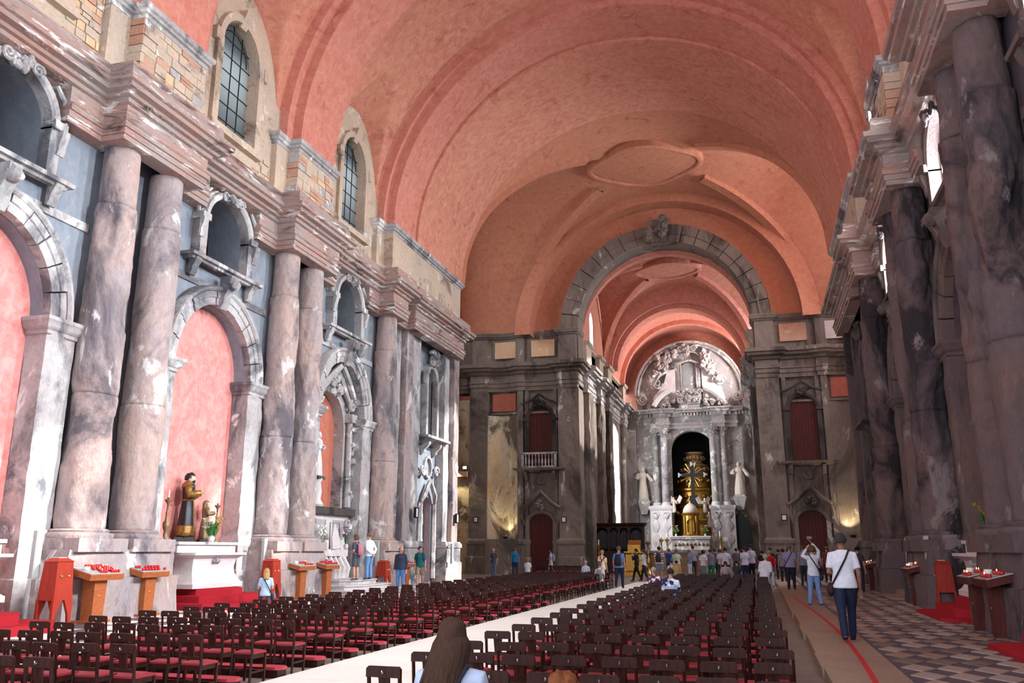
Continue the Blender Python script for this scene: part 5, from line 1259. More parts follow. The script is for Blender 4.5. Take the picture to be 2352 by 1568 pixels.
t = thing('gilded_lectern', 'gilded carved lectern in front of the organ', 'lectern', (-7.7, 56.2, 0)); obj('body', sweep(M(), [(.1, 0), (.1, .2), (0, .3), (0, 1.3), (.08, 1.4), (.08, 1.5), (-.2, 1.5), (-.2, 0)], [(-.55, .3), (-.55, -.3), (.55, -.3), (.55, .3)], fp), 'gold', t, None, 'auto'); obj('book_rest', M().prism([(-.3, 1.5), (-.3, 1.9), (.3, 2.2), (.3, 1.5)], lambda a, b, d: (d, a, b), -.4, .4), 'gold', t)
for k, (x, y, H, lab) in enumerate(((-9.85, 55.2, 1.9, 'tall twisted gilt torch stand beside the organ'), (-8.1, 76.4, 2.6, 'tall brass candle stand left of the high altar, outer one'), (-7.6, 76.4, 2.6, 'tall brass candle stand left of the high altar, inner one'), (-3.1, 76.4, 2.7, 'tall brass candle stand right of the high altar'), (-7.1, 58.5, 2.2, 'slender candle stand at the organ end'))):
    candlestick(x, y, 0, H, lab, 'gold' if k == 0 else 'brass')
bouquet('white and yellow altar flowers left of the tabernacle', (-6.85, 76.9, 2.74), .3, ('petal', 'ypetal', 'petal'), 24, True, .8); bouquet('white and yellow altar flowers right of the tabernacle', (-4.35, 76.9, 2.74), .3, ('petal', 'ypetal', 'petal'), 24, True, .8)
for (x, z, H, arm, lab) in ((-9.75, 6.0, 2.9, 'wide', 'pale stone saint statue on a bracket left of the altar columns'), (-1.2, 6.3, 2.9, 'wide', 'pale stone saint statue on a bracket right of the altar columns')):
    t = thing('stone_statue', lab, 'statue', (x, 78.4, z), pi+(.2 if x < -5 else -.2)); robed(t, H, 'statue', 'statue', arm, x, x < -5)
    obj('bracket', M().tbox((0, 0), (.25, .25), (.6, .5), -1.3, -.15), 'altar', t)
for k, (x, z) in enumerate(((-7.0, 4.9), (-4.3, 4.8), (-4.0, 3.6))):
    t = thing('angel_statue', ['winged pale angel leaning left of the cross foot', 'winged pale angel leaning right of the cross foot', 'small pale angel below the right-hand winged angel'][k], 'statue', (x, 77.9, z), pi+(.6 if k else -.6)); robed(t, 1.25, 'statue', 'statue', 'wide', k)
    if k < 2:
        for sg in (-1, 1): obj('wing', M().add([(sg*.08, -.1, .75), (sg*.45, -.25, 1.45), (sg*.75, -.25, 1.25), (sg*.5, -.2, .75), (sg*.08, -.14, .7), (sg*.45, -.3, 1.4), (sg*.75, -.3, 1.2), (sg*.5, -.26, .7)], [(0, 1, 2, 3), (4, 5, 6, 7), (0, 1, 5, 4), (1, 2, 6, 5), (2, 3, 7, 6), (3, 0, 4, 7)]), 'statue', t)
t = thing('front_altar', 'low stone altar table with gilded front behind the crowd', 'altar', (-5.6, 60.5, 0)); obj('slab', M().box(-2.1, 2.1, -.6, .6, 1.4, 1.55), 'arch', t); obj('front', M().box(-1.9, 1.9, -.45, .45, .15, 1.4), 'gilt_wood', t); obj('step', M().box(-2.4, 2.4, -.9, .8, 0, .15), 'kerb', t)
# dark doorway with gilt finials right of the altar, painted board
t = thing('altar_screen_door', 'dark pointed doorway with gilt finials right of the high altar', 'doorway', (-1.35, 78.1, 0)); obj('opening', M().prism([(-.85, 0), (-.85, 3.8), (0, 5.0), (.85, 3.8), (.85, 0)], lambda a, b, d: (a, d, b), -.05, .1), 'black', t)
for q in range(9):
    a = -1+q*.25; obj('finial', M().blob((a, -.1, 5.1-abs(a)*1.3), .06, q, .2), 'gold', t)
# ------------------------------------------------------------ people
FM = {}
def fab(c, kind='plain'):
    key = (c, kind)
    if key in FM: return FM[key]
    nm = {'plain': 'fabric', 'stripe': 'striped_fabric', 'floral': 'patterned_fabric', 'hair': 'hair', 'skin': 'skin', 'denim': 'denim', 'leather': 'leather'}[kind]
    t = NT(nm); v = t.vec(False); col = srgb(*c)
    if kind == 'stripe':
        wv = t.n('ShaderNodeTexWave', bands_direction='Z'); wv.inputs['Scale'].default_value = 2.6; wv.inputs['Distortion'].default_value = .3; t.l(v, wv.inputs[0])
        c_ = t.ramp(wv.outputs[1], [(0, srgb(60, 60, 76)), (.3, srgb(236, 232, 228)), (.6, srgb(206, 96, 96)), (.85, srgb(236, 232, 228))], 'CONSTANT')
    elif kind == 'floral':
        vo = t.n('ShaderNodeTexVoronoi'); vo.inputs['Scale'].default_value = 13; t.l(v, vo.inputs['Vector'])
        c_ = t.ramp(vo.outputs['Color'], [(0, col), (.42, srgb(236, 236, 240)), (.62, srgb(30, 44, 92) if c[2] > c[0] else srgb(90, 40, 70)), (.8, srgb(176, 190, 214))], 'CONSTANT')
    elif kind == 'hair':
        f = t.noise(t.vec(False, (30, 30, 4)), 4, 5, .7); c_ = t.mix(t.ramp(f, [(.3, BK), (.7, WH)]), tuple(x*.45 for x in col[:3])+(1,), col); t.bump(f, .6, .02)
    else:
        f = t.noise(v, 7, 5, .6, .8); c_ = t.mix(t.ramp(f, [(.3, BK), (.7, WH)]), tuple(x*.72 for x in col[:3])+(1,), col); t.bump(f, .35 if kind != 'skin' else .05, .04)
    FM[key] = t.out(c_, .75 if kind != 'skin' else .55, 0, .3); return FM[key]
REM = []
def remesh(o, vox):
    m = o.modifiers.new('union', 'REMESH'); m.mode = 'VOXEL'; m.voxel_size = vox; m.use_smooth_shade = True
    s_ = o.modifiers.new('smooth', 'SMOOTH'); s_.factor = .5; s_.iterations = 2; REM.append(o)
def ring_loft(m, rings, n=16):
    """rings: (centre, side vector, forward vector, rx, ry)"""
    return m.grid([[c+s_*(rx*cos(2*pi*j/n))+f_*(ry*sin(2*pi*j/n)) for j in range(n)] for c, s_, f_, rx, ry in rings], True, True)
ARMS = {'down': ((.03, -.02, -.165), (.035, .035, -.31)), 'bent': ((.03, -.02, -.16), (-.04, .12, -.16)), 'photo': ((.05, .08, .02), (-.05, .13, .15)), 'high': ((.03, .06, .10), (-.07, .08, .235)),
        'behind': ((.06, -.05, -.155), (-.08, -.10, -.26)), 'cross': ((.03, .05, -.15), (-.13, .14, -.12)), 'lap': ((.03, .03, -.16), (-.02, .17, -.22)), 'swing': ((.03, .07, -.155), (.02, .16, -.27)),
        'back': ((.04, -.06, -.155), (.04, -.06, -.30)), 'chin': ((.0, .09, -.14), (-.09, .13, .0)), 'strap': ((.05, .02, -.16), (-.05, .1, -.03))}
def person(label, x, y, face, H=1.72, legs='stand', arms=('down', 'down'), top=((230, 232, 240), 'plain'), sleeve='short', bottom=('trousers', (40, 46, 70)), hair=('short', (60, 44, 34)),
           lean=0, z=0, shoe=(40, 36, 36), skin=(196, 148, 124), head=(0, 0), bag=None, w=1.0, vox=.02, spread=1.0, long_top=False):
    t = thing('person', label, 'person', (x, y, z), radians(face)); sit = legs == 'sit'
    V = Vector; f = V((0, 1, 0)); s_ = V((1, 0, 0)); th = radians(lean)
    up = V((0, sin(th), cos(th))); fw = V((0, cos(th), -sin(th)))
    pel = V((0, 0, .52*H)) if not sit else V((0, .0, .36+.045*H))
    P = lambda a, b, c: pel+s_*(a*H)+fw*(b*H)+up*(c*H)
    # legs
    feet = []; legpts = []
    for sg in (-1, 1):
        hip = pel+V((sg*.05*H, 0, -.015*H))
        if sit: kn = hip+V((sg*.02*H, .22*H, .0)); an = V((sg*.07*H, .22*H, .045*H))
        elif legs == 'walk': kn = hip+V((sg*.0*H, sg*.07*H+.02*H, -.225*H)); an = V((sg*.045*H, sg*.15*H-.01*H, (.045 if sg > 0 else .075)*H))
        else: kn = hip+V((sg*.008*H*spread, .012*H, -.23*H)); an = V((sg*(.062*spread)*H, -.005*H, .045*H))
        legpts.append((hip, kn, an)); feet.append(an)
    sk = M()
    for hip, kn, an in legpts: sk.tube([hip, hip.lerp(kn, .5), kn, kn.lerp(an, .35), an, an-V((0, 0, .02*H))], [.047*H*w, .043*H*w, .030*H, .031*H, .019*H, .022*H], 10)
    ring_loft(sk, [(P(0, 0, -.045), s_, fw, .07*H*w, .05*H), (P(0, 0, .0), s_, fw, .088*H*w, .06*H*w), (P(0, 0, .09), s_, fw, .072*H*w, .05*H*w), (P(0, .005, .2), s_, fw, .086*H*w, .055*H*w), (P(0, 0, .25), s_, fw, .07*H, .042*H), (P(0, 0, .285), s_, fw, .034*H, .032*H)])
    hup = up if not sit else up; hc = P(0, .012, .30)+(V((0, sin(th*.5), cos(th*.5))))*.085*H
    sk.tube([P(0, 0, .28), P(0, .005, .31), hc-V((0, 0, .03*H))], [.04*H, .031*H, .033*H], 10)
    sh = []; wr = []
    for sg, am in zip((-1, 1), arms):
        S_ = P(sg*(.094+.10*(w-1)*.5), 0, .252); e, r_ = ARMS[am]; mir = lambda q: S_+s_*(sg*q[0]*H)+fw*(q[1]*H)+up*(q[2]*H)
        E, W = mir(e), mir(r_); sh.append((S_, E, W))
        sk.tube([P(sg*.05, 0, .24), S_, S_.lerp(E, .5), E, E.lerp(W, .3), W], [.028*H, .028*H, .026*H, .022*H, .022*H, .014*H], 10)
        hand_geo(sk, W, (W-E), .105*H, sg)
    parts = {}; head_geo(sk, hc, .0475*H, radians(head[0]), radians(head[1]), 0, parts)
    b = obj('body', sk, fab(skin, 'skin'), t, None, True); remesh(b, vox*.72)
    obj('eyes', parts['eyes'], 'iron', t, None, True)
    # trousers, shorts or skirt
    if bottom:
        kind, col = bottom[:2]; bt = M(); g = 1.0
        if kind == 'skirt':
            ring_loft(bt, [(P(0, 0, .05), s_, fw, .082*H*w, .062*H*w), (P(0, 0, -.03), s_, fw, .10*H*w, .075*H*w), (V((0, .01, .3*H)), s_, f, .115*H*w, .09*H), (V((0, .01, .13*H)), s_, f, .13*H*w, .11*H)])
        else:
            ring_loft(bt, [(P(0, 0, .06), s_, fw, .082*H*w, .06*H*w), (P(0, 0, .0), s_, fw, .093*H*w, .068*H*w), (P(0, 0, -.04), s_, fw, .085*H*w, .062*H*w)])
            for hip, kn, an in legpts:
                if kind == 'shorts': bt.tube([hip, hip.lerp(kn, .5), kn.lerp(hip, .05)], [.056*H*w, .052*H*w, .05*H*w], 10)
                else: bt.tube([hip, hip.lerp(kn, .5), kn, kn.lerp(an, .5), an+V((0, 0, -.012*H))], [.056*H*w, .051*H*w, .040*H, .037*H, .033*H], 10)
        remesh(obj({'skirt': 'skirt', 'shorts': 'shorts'}.get(kind, 'trousers'), bt, fab(col, bottom[2] if len(bottom) > 2 else 'denim'), t, None, True), vox)
    # top
    tp = M(); lo = -.045 if not long_top else -.12
    ring_loft(tp, [(P(0, 0, lo), s_, fw, .104*H*w, .079*H*w), (P(0, 0, .02), s_, fw, .097*H*w, .073*H*w), (P(0, 0, .1), s_, fw, .085*H*w, .062*H*w), (P(0, .003, .2), s_, fw, .097*H*w, .066*H*w), (P(0, 0, .252), s_, fw, .09*H*w, .056*H), (P(0, 0, .280), s_, fw, .068*H*w, .048*H), (P(0, 0, .303), s_, fw, .038*H, .036*H)], 18)
    for S_, E, W in sh:
        c0 = P(0, 0, .258).lerp(S_, .45)
        if sleeve == 'short': tp.tube([c0, S_, S_.lerp(E, .4), S_.lerp(E, .74)], [.040*H, .037*H, .034*H, .035*H], 10)
        elif sleeve == 'long': tp.tube([c0, S_, S_.lerp(E, .5), E, E.lerp(W, .5), W.lerp(E, .08)], [.044*H, .040*H, .034*H, .030*H, .027*H, .023*H], 10)
        elif sleeve == 'shawl': tp.tube([c0, S_, S_.lerp(E, .6), E+V((0, 0, -.06*H))], [.045*H, .05*H, .056*H, .05*H], 10)
    remesh(obj('top', tp, fab(top[0], top[1]), t, None, True), vox)
    # shoes
    for an in feet:
        m = M(); m.tube([an+V((0, -.022*H, -.025*H)), an+V((0, .01*H, -.022*H)), an+V((0, .06*H, -.031*H)), an+V((0, .092*H, -.034*H))], [.018*H, .025*H, .023*H, .014*H], 8, True, .8); obj('shoe', m, fab(shoe, 'leather'), t, None, True)
    if hair:
        hm = M(); hair_geo(hm, hc, .048*H, hair[0], x*3+y, radians(head[0]), radians(head[1])); obj('hair', hm, fab(hair[1], 'hair'), t, None, True)
    if bag:
        kind, col = bag
        if kind == 'pack':
            m = M(); ring_loft(m, [(P(0, -.10, -.0), s_, fw, .05*H, .03*H), (P(0, -.115, .02), s_, fw, .08*H, .045*H), (P(0, -.11, .15), s_, fw, .082*H, .045*H), (P(0, -.09, .24), s_, fw, .06*H, .035*H), (P(0, -.08, .265), s_, fw, .03*H, .015*H)]); obj('backpack', m, fab(col), t, None, True)
            for sg in (-1, 1): obj('strap', M().tube([P(sg*.05, -.07, .24), P(sg*.065, -.02, .30), P(sg*.07, .05, .27), P(sg*.08, .07, .18), P(sg*.10, .0, .06), P(sg*.07, -.08, .03)], .011*H, 6), fab(col), t)
        else:
            sd = 1 if kind == 'sling_r' else -1
            obj('strap', M().tube([P(-sd*.06, -.03, .30), P(-sd*.02, -.078, .22), P(sd*.05, -.082, .10), P(sd*.11, -.04, -.01)], .009*H, 6), fab(col), t)
            obj('strap', M().tube([P(-sd*.06, -.03, .30), P(-sd*.05, .06, .25), P(sd*.03, .085, .10), P(sd*.11, .02, -.01)], .009*H, 6), fab(col), t)
            m = M(); m.blob(P(sd*.125, .0, -.06), .07*H, 3, .08, 2, (.5, 1, .9)); obj('shoulder_bag', m, fab(col), t, None, True)
    return t, P, H, hc, sh
WT = ((232, 234, 244), 'plain')
person('man in white T-shirt and dark jeans walking away, strap across his back', 1.36, 15.8, 0, 1.82, 'walk', ('bent', 'down'), WT, 'short', ('trousers', (30, 40, 66)), ('short', (62, 60, 62)), 0, .105, (34, 34, 40), (150, 104, 84), (-8, 0), ('sling_l', (52, 36, 34)), 1.12, .016)
person('woman in white long-sleeved top and pale blue jeans raising a phone', 1.42, 25.6, 12, 1.66, 'stand', ('photo', 'high'), WT, 'long', ('trousers', (122, 156, 206)), ('bob', (110, 80, 62)), -3, .105, (90, 84, 80), (206, 160, 138), (0, 8), ('sling_r', (40, 44, 60)), 1.0, .017, 1.5)
person('woman in a hooded red jacket and white trousers', .45, 40.5, 5, 1.62, 'stand', ('down', 'bent'), ((200, 20, 30), 'plain'), 'long', ('trousers', (214, 214, 226)), ('bob', (184, 146, 100)), 3, 0, (150, 120, 100), (206, 160, 138), (0, 0), None, 1.15, .022, 1, True)
person('stooping white-haired woman wrapped in a white shawl beside the last chairs', .16, 32.5, -25, 1.5, 'stand', ('lap', 'lap'), WT, 'shawl', ('skirt', (190, 196, 220)), ('curly', (206, 200, 190)), 16, 0, (90, 80, 80), (206, 160, 138), (0, -25), None, 1.2, .022, 1, True)
person('man in a lilac-grey shirt with a navy shoulder bag', 1.15, 35.6, -8, 1.74, 'stand', ('down', 'bent'), ((150, 146, 178), 'plain'), 'short', ('trousers', (34, 34, 44)), ('thin', (120, 104, 98)), 0, .105, (34, 30, 32), (176, 130, 110), (0, 0), ('sling_l', (40, 46, 84)), 1.2, .022)
person('woman in a beige blouse and dark trousers right of the phone woman', 2.2, 37.5, 15, 1.62, 'stand', ('strap', 'down'), ((196, 180, 180), 'plain'), 'short', ('trousers', (40, 40, 60)), ('bob', (126, 106, 88)), 0, .105, (60, 50, 50), (190, 146, 126), (0, 0), ('sling_r', (50, 50, 60)), 1.1, .022)
person('man in a grey-blue shirt behind the phone woman', 1.85, 39.8, 0, 1.74, 'stand', ('down', 'down'), ((128, 132, 156), 'plain'), 'short', ('trousers', (50, 50, 60)), ('short', (90, 70, 60)), 0, .105, (40, 40, 40), (190, 146, 126), (0, 0), None, 1.1, .024)
ph = thing('phone', 'small phone held up in both hands by the woman in pale blue jeans', 'phone', (1.40, 25.86, 1.93), 0)
obj('case', M().box(-.075, .075, -.006, .006, -.04, .04), 'iron', ph); obj('screen', M().box(-.068, .068, -.009, -.006, -.034, .034), 'panel', ph)
# two people at the marble altar niche, on the steps
person('person in dark shirt and shorts with a pink backpack on the stone steps', -14.35, 29.5, 80, 1.66, 'stand', ('bent', 'bent'), ((66, 84, 100), 'plain'), 'short', ('shorts', (86, 88, 94)), ('curly', (122, 92, 70)), 2, .52, (110, 100, 96), (214, 160, 140), (0, 0), ('pack', (190, 120, 140)), 1.05, .018)
person('man in white shirt and light jeans, hands clasped behind, on the stone steps', -14.2, 30.3, 78, 1.76, 'stand', ('behind', 'behind'), ((240, 240, 244), 'plain'), 'long', ('trousers', (110, 156, 206)), ('short', (130, 104, 82)), 2, .52, (70, 80, 110), (214, 160, 140), (0, -8), None, 1.15, .018)
person('grey-haired man in open navy jacket and blue jeans', -13.5, 31.7, 185, 1.78, 'stand', ('down', 'down'), ((52, 58, 78), 'plain'), 'long', ('trousers', (88, 134, 192)), ('thin', (150, 142, 138)), 0, 0, (60, 66, 86), (214, 150, 130), (60, 0), None, 1.12, .017)
person('bearded man in teal T-shirt, khaki shorts and backpack straps', -14.5, 36.2, 195, 1.80, 'walk', ('down', 'down'), ((24, 104, 112), 'plain'), 'short', ('shorts', (160, 144, 124)), ('short', (70, 60, 52)), 0, 0, (70, 60, 60), (208, 156, 136), (50, 0), ('pack', (40, 46, 60)), 1.08, .018)
person('bald man in charcoal T-shirt and jeans with a jacket over his arm', -15.4, 50.3, 170, 1.74, 'stand', ('down', 'bent'), ((80, 82, 92), 'plain'), 'short', ('trousers', (96, 120, 146)), None, 0, 0, (50, 46, 46), (214, 166, 146), (20, 0), None, 1.1, .024)
person('man in a bright blue T-shirt by the end wall', -14.7, 52.6, 20, 1.76, 'stand', ('down', 'down'), ((20, 120, 176), 'plain'), 'short', ('trousers', (40, 54, 84)), ('thin', (130, 100, 84)), 0, 0, (50, 46, 46), (190, 136, 116), (0, 0), None, 1.2, .024)
person('woman in white with a lilac wrap walking by the door', -13.0, 55.2, 100, 1.68, 'walk', ('bent', 'down'), ((214, 196, 204), 'plain'), 'short', ('trousers', (226, 222, 230)), ('bun', (40, 32, 32)), 0, 0, (120, 100, 90), (200, 150, 130), (0, 0), ('pack', (150, 178, 212)), 1.0, .024)
# walking up the middle
person('woman in a cream patterned blouse and olive trousers walking up the aisle', -6.35, 36.2, -15, 1.64, 'walk', ('swing', 'down'), ((220, 190, 130), 'floral'), 'short', ('trousers', (66, 60, 54)), ('short', (176, 130, 96)), 3, 0, (80, 60, 50), (206, 150, 128), (0, 0), None, 1.12, .02)
person('man in blue shirt with a black backpack walking up the aisle', -5.75, 37.0, -5, 1.80, 'walk', ('down', 'down'), ((112, 136, 190), 'plain'), 'short', ('trousers', (28, 38, 64)), ('short', (112, 76, 56)), 0, 0, (30, 34, 44), (206, 150, 128), (0, 0), ('pack', (34, 38, 52)), 1.12, .019)
person('person in black striding left in front of the lectern', -6.2, 45.9, 80, 1.70, 'walk', ('chin', 'down'), ((22, 22, 26), 'plain'), 'long', ('trousers', (20, 20, 24)), ('short', (30, 26, 24)), 0, 0, (20, 20, 20), (200, 146, 126), (0, 0), None, 1.0, .024)
person('woman in white blouse and black trousers walking with folded arms', -5.75, 45.4, 70, 1.66, 'walk', ('cross', 'cross'), ((214, 216, 228), 'plain'), 'short', ('trousers', (24, 24, 30)), ('tail', (90, 60, 46)), 0, 0, (190, 160, 110), (206, 150, 128), (0, 0), ('sling_r', (196, 170, 140)), 1.0, .024)
person('broad man in striped shirt and grey shorts with a dark backpack', -5.2, 47.6, -6, 1.82, 'stand', ('bent', 'down'), ((230, 220, 220), 'stripe'), 'short', ('shorts', (140, 150, 170)), ('short', (30, 26, 26)), 0, 0, (180, 140, 120), (206, 150, 128), (0, 0), ('pack', (52, 50, 60)), 1.35, .023)
CROWD = [ # px x, depth, height, face, label, top, kind, bottom, hair, width, arms
 (1536, 50, 1.72, -40, 'man in a royal blue shirt beside the striped shirt', (34, 76, 160), 'plain', ('trousers', (40, 44, 60)), ('thin', (140, 96, 76)), 1.1, ('bent', 'down')),
 (1553, 49, 1.68, 5, 'woman in a mint shawl and coral skirt', (196, 214, 180), 'plain', ('skirt', (226, 106, 112)), ('curly', (150, 112, 92)), 1.25, ('cross', 'cross')),
 (1583, 53, 1.66, 60, 'woman in a blue-grey tunic and white trousers', (120, 126, 156), 'plain', ('trousers', (214, 214, 226)), ('short', (150, 110, 92)), 1.05, ('bent', 'bent')),
 (1591, 55, 1.90, 10, 'tall man in a pale grey shirt before the high altar', (150, 156, 176), 'plain', ('trousers', (50, 50, 60)), ('short', (60, 44, 40)), 1.2, ('bent', 'bent')),
 (1614, 47, 1.62, -5, 'woman in a white sleeveless top and grey skirt', (220, 214, 226), 'plain', ('skirt', (112, 116, 122)), ('bob', (34, 26, 26)), 1.0, ('down', 'down')),
 (1631, 48, 1.68, 20, 'person in a grey top and green trousers', (126, 122, 146), 'plain', ('trousers', (34, 128, 86)), ('short', (40, 32, 32)), 1.05, ('bent', 'down')),
 (1653, 50, 1.68, 30, 'woman with reddish hair in a pale blouse', (196, 198, 220), 'plain', ('trousers', (60, 60, 76)), ('bob', (92, 52, 44)), 1.0, ('bent', 'bent')),
 (1665, 46.5, 1.76, 0, 'man in a plain white T-shirt and black trousers in the crowd', (206, 210, 228), 'plain', ('trousers', (30, 30, 38)), ('short', (46, 30, 28)), 1.2, ('down', 'down')),
 (1690, 52, 1.74, 0, 'person in a dark grey top between the white shirts', (92, 88, 100), 'plain', ('trousers', (50, 50, 56)), ('short', (46, 34, 34)), 1.15, ('bent', 'bent')),
 (1709, 45, 1.80, 40, 'man in white T-shirt and navy jeans, shorter of the pair of friends', (212, 214, 236), 'plain', ('trousers', (34, 44, 74)), ('short', (40, 30, 30)), 1.12, ('down', 'bent')),
 (1724, 46.5, 1.92, 35, 'tallest man in the crowd, lilac-white shirt and black trousers', (196, 190, 218), 'plain', ('trousers', (26, 26, 36)), ('short', (34, 28, 28)), 1.1, ('bent', 'down')),
 (1749, 47, 1.62, -20, 'woman in black right of the tallest man', (30, 26, 30), 'plain', ('trousers', (30, 26, 30)), ('bun', (46, 30, 30)), 1.0, ('bent', 'bent')),
 (1768, 50, 1.76, 0, 'person in a black top behind the red jacket', (24, 22, 28), 'plain', ('trousers', (30, 30, 38)), ('short', (60, 40, 34)), 1.1, ('down', 'down')),
 (1787, 51, 1.68, 10, 'dark-haired person partly hidden right of the red jacket', (70, 66, 84), 'plain', ('trousers', (40, 40, 50)), ('short', (36, 28, 28)), 1.0, ('down', 'down')),
 (1797, 44, 1.70, 0, 'man in a slate grey shirt right of the red jacket', (130, 134, 148), 'plain', ('trousers', (44, 44, 54)), ('short', (34, 30, 30)), 1.1, ('down', 'down')),
 (1810, 47, 1.72, 0, 'dark-haired person in navy behind the lilac shirt', (50, 54, 84), 'plain', ('trousers', (34, 34, 44)), ('short', (26, 22, 22)), 1.1, ('down', 'down')),
 (1850, 46, 1.68, 0, 'person in a mauve shirt beyond the phone woman', (130, 116, 140), 'plain', ('trousers', (60, 40, 44)), ('short', (60, 46, 42)), 1.05, ('down', 'down')),
 (1869, 43, 1.70, 0, 'person in rust trousers beyond the beige blouse', (150, 110, 112), 'plain', ('trousers', (120, 50, 44)), ('short', (80, 56, 46)), 1.05, ('down', 'down')),
 (1898, 44, 1.70, 0, 'person in dark red left of the walking man', (110, 60, 60), 'plain', ('trousers', (50, 40, 44)), ('short', (110, 80, 64)), 1.05, ('down', 'down')),
 (1968, 34, 1.66, -20, 'dark-haired person mostly hidden by the walking man', (60, 50, 60), 'plain', ('trousers', (40, 36, 44)), ('short', (26, 22, 24)), 1.0, ('down', 'down')),
 (1700, 57, 1.70, 0, 'person in a dark jacket near the screen doorway', (50, 46, 54), 'plain', ('trousers', (40, 40, 44)), ('short', (50, 36, 32)), 1.1, ('down', 'down')),
 (1640, 55, 1.70, 0, 'person in a dark green top deep in the crowd', (60, 66, 60), 'plain', ('trousers', (44, 44, 50)), ('short', (60, 44, 38)), 1.1, ('down', 'down'))]
def px2x(px, Y):       # lateral position of a picture column at depth Y (eye level)
    F = Vector((-sin(yaw)*cos(pitch), cos(yaw)*cos(pitch), sin(pitch))); R = Vector((cos(yaw), sin(yaw), 0)); U = R.cross(F)
    r = F+R*((px-1176)/F_PX)+U*((784-1262)/F_PX); return r.x/r.y*Y
for px, Y, H, fc_, lab, tc, tk, bt, hr, wd, am in CROWD:
    person(lab, px2x(px, Y), Y, fc_, H, 'stand', am, (tc, tk), 'short', bt, hr, 0, .105 if px2x(px, Y) > 1.5 else 0, (40, 36, 36), (192, 140, 120), (0, 0), None, wd, .026)
# seated people
SEAT = [(-13.1, 21.4, 35, 1.5, 'seated woman with long blonde hair, pale blue shirt, near the saint altar', (176, 200, 226), 'plain', ('long', (196, 160, 104)), ('lap', 'bent')),
 (px2x(1212, 48), 48, 0, 1.55, 'seated woman with curly ginger-blonde hair and white top', (226, 230, 238), 'plain', ('curly', (190, 134, 84)), ('lap', 'lap')),
 (px2x(1344, 40.5), 40.5, 0, 1.5, 'seated white-haired woman in pale blue at the aisle end', (196, 208, 226), 'plain', ('short', (190, 170, 146)), ('lap', 'lap')),
 (px2x(1376, 34.8), 34.8, 0, 1.5, 'seated person in cream shirt with a grey backpack', (226, 216, 196), 'plain', ('short', (110, 92, 90)), ('lap', 'lap')),
 (-3.0, 25.75, 0, 1.5, 'seated grey-haired woman in a purple patterned blouse', (90, 50, 84), 'floral', ('short', (180, 172, 150)), ('lap', 'lap')),
 (-2.1, 21.55, 0, 1.62, 'seated dark-haired person in a blue and white floral shirt', (170, 186, 222), 'floral', ('short', (50, 36, 34)), ('lap', 'lap')),
 (px2x(1552, 42), 42, 0, 1.5, 'seated dark-haired person in yellow before the coral skirt', (176, 156, 96), 'plain', ('short', (26, 22, 24)), ('lap', 'lap')),
 (px2x(1540, 43), 43, 0, 1.5, 'seated person in white with a beige backpack', (216, 216, 224), 'plain', ('short', (70, 56, 50)), ('lap', 'lap')),
 (px2x(1664, 40), 40, 0, 1.5, 'seated woman with auburn hair and a pale top', (176, 160, 168), 'plain', ('bob', (92, 46, 36)), ('lap', 'lap')),
 (px2x(1690, 41), 41, 0, 1.55, 'seated dark-haired man in a dark green shirt', (54, 60, 66), 'plain', ('short', (24, 20, 22)), ('lap', 'lap'))]
for k, (x, y, fc_, H, lab, tc, tk, hr, am) in enumerate(SEAT):
    person(lab, x, y, fc_, H, 'sit', am, (tc, tk), 'short', ('trousers', (70, 74, 90)), hr, 3, 0, (50, 44, 44), (206, 156, 136), (0, -10 if k else -18), (('pack', (120, 124, 140)) if k == 3 else ('pack', (170, 160, 136)) if k == 7 else ('sling_r', (40, 44, 60)) if k == 0 else None), 1.1 if k in (4, 5) else 1.0, .02 if k in (0, 4, 5) else .024)
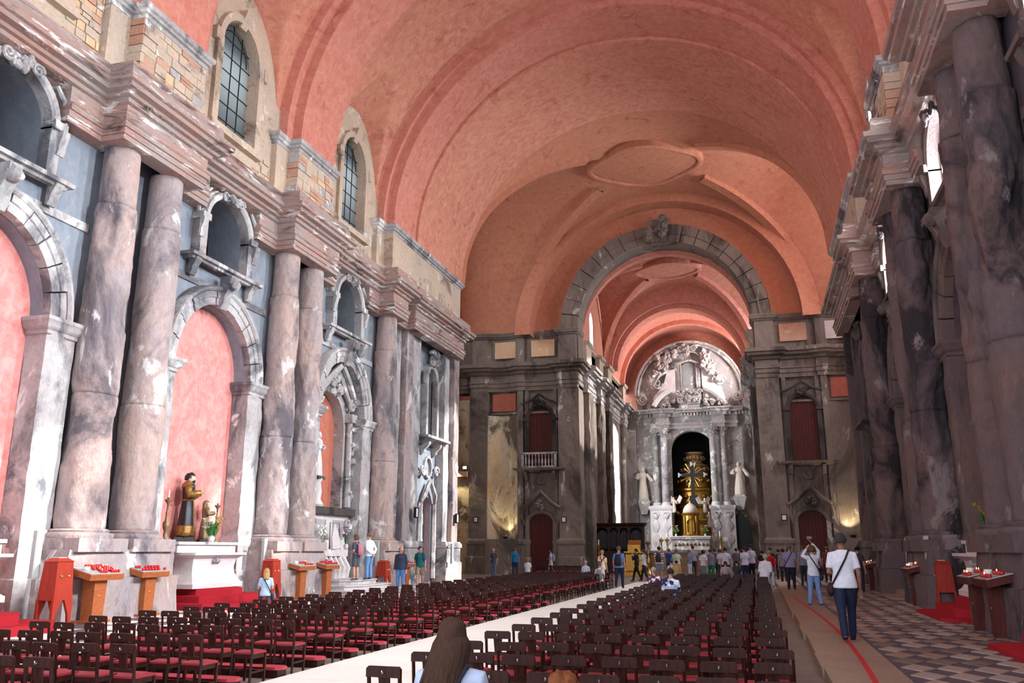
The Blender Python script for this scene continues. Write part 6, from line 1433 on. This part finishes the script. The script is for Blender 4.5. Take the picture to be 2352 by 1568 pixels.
# the woman with long brown hair in the foreground, head tipped back
fx, fy_ = px2x(1042, 5.05), 5.05
t, P, H, hc, sh = person('woman with long brown hair and pale blue patterned shirt, seated close to the camera', fx, fy_, 8, 1.68, 'sit', ('lap', 'lap'), ((190, 202, 228), 'plain'), 'short', ('trousers', (50, 56, 80)), None, -2, 0, (60, 50, 50), (206, 156, 136), (0, 12), ('sling_l', (44, 48, 56)), 1.1, .012)
hm = M(); hair_geo(hm, hc, .048*H, 'short', 2, 0, radians(14)); rr = random.Random(9)
for q in range(120):
    a = pi+rr.uniform(-.15, pi+.15); r0 = .046*H*1.12; xx, yy = r0*cos(a), r0*1.15*sin(a)*.95
    b0 = hc+Vector((xx*.8, yy*.8-.01, .03)); L_ = rr.uniform(.30, .46); sw = rr.uniform(-.03, .02)+(-.07 if xx < .01 else -.05)
    hm.tube([b0, hc+Vector((xx*1.15, yy*1.12-.01, -.03)), hc+Vector((xx*1.12+sw*.5, yy*1.1-.045, -.03-L_*.45)), hc+Vector((xx*1.0+sw, yy*1.0-.06, -.03-L_*.8)), hc+Vector((xx*.9+sw*1.5, yy*.9-.05, -.04-L_))], [.012, .017, .016, .011, .003], 5)
obj('long_hair', hm, fab((84, 56, 42), 'hair'), t, None, True)
sg_ = M()
for q in (-1, 1): sg_.tube([hc+Vector((q*.075, -.01, .075)), hc+Vector((q*.045, .045, .105)), hc+Vector((0, .055, .108))], .008, 6)
obj('sunglasses', sg_, 'iron', t, None, True)
# top of a ginger head at the lower picture edge
person('person with bushy ginger hair cut off by the lower picture edge', px2x(1288, 3.9), 3.9, 0, 1.38, 'sit', ('lap', 'lap'), ((120, 90, 80), 'plain'), 'short', ('trousers', (50, 50, 60)), ('curly', (150, 84, 44)), 0, 0, (50, 40, 40), (206, 156, 136), (0, 0), None, 1.0, .016)
# bake the voxel unions
dg = bpy.context.evaluated_depsgraph_get(); dg.update()
baked = [(o, bpy.data.meshes.new_from_object(o.evaluated_get(dg))) for o in REM]
for o, me in baked:
    o.modifiers.clear(); nm = o.data.name; old = o.data; o.data = me; bpy.data.meshes.remove(old); me.name = nm; me.shade_smooth()
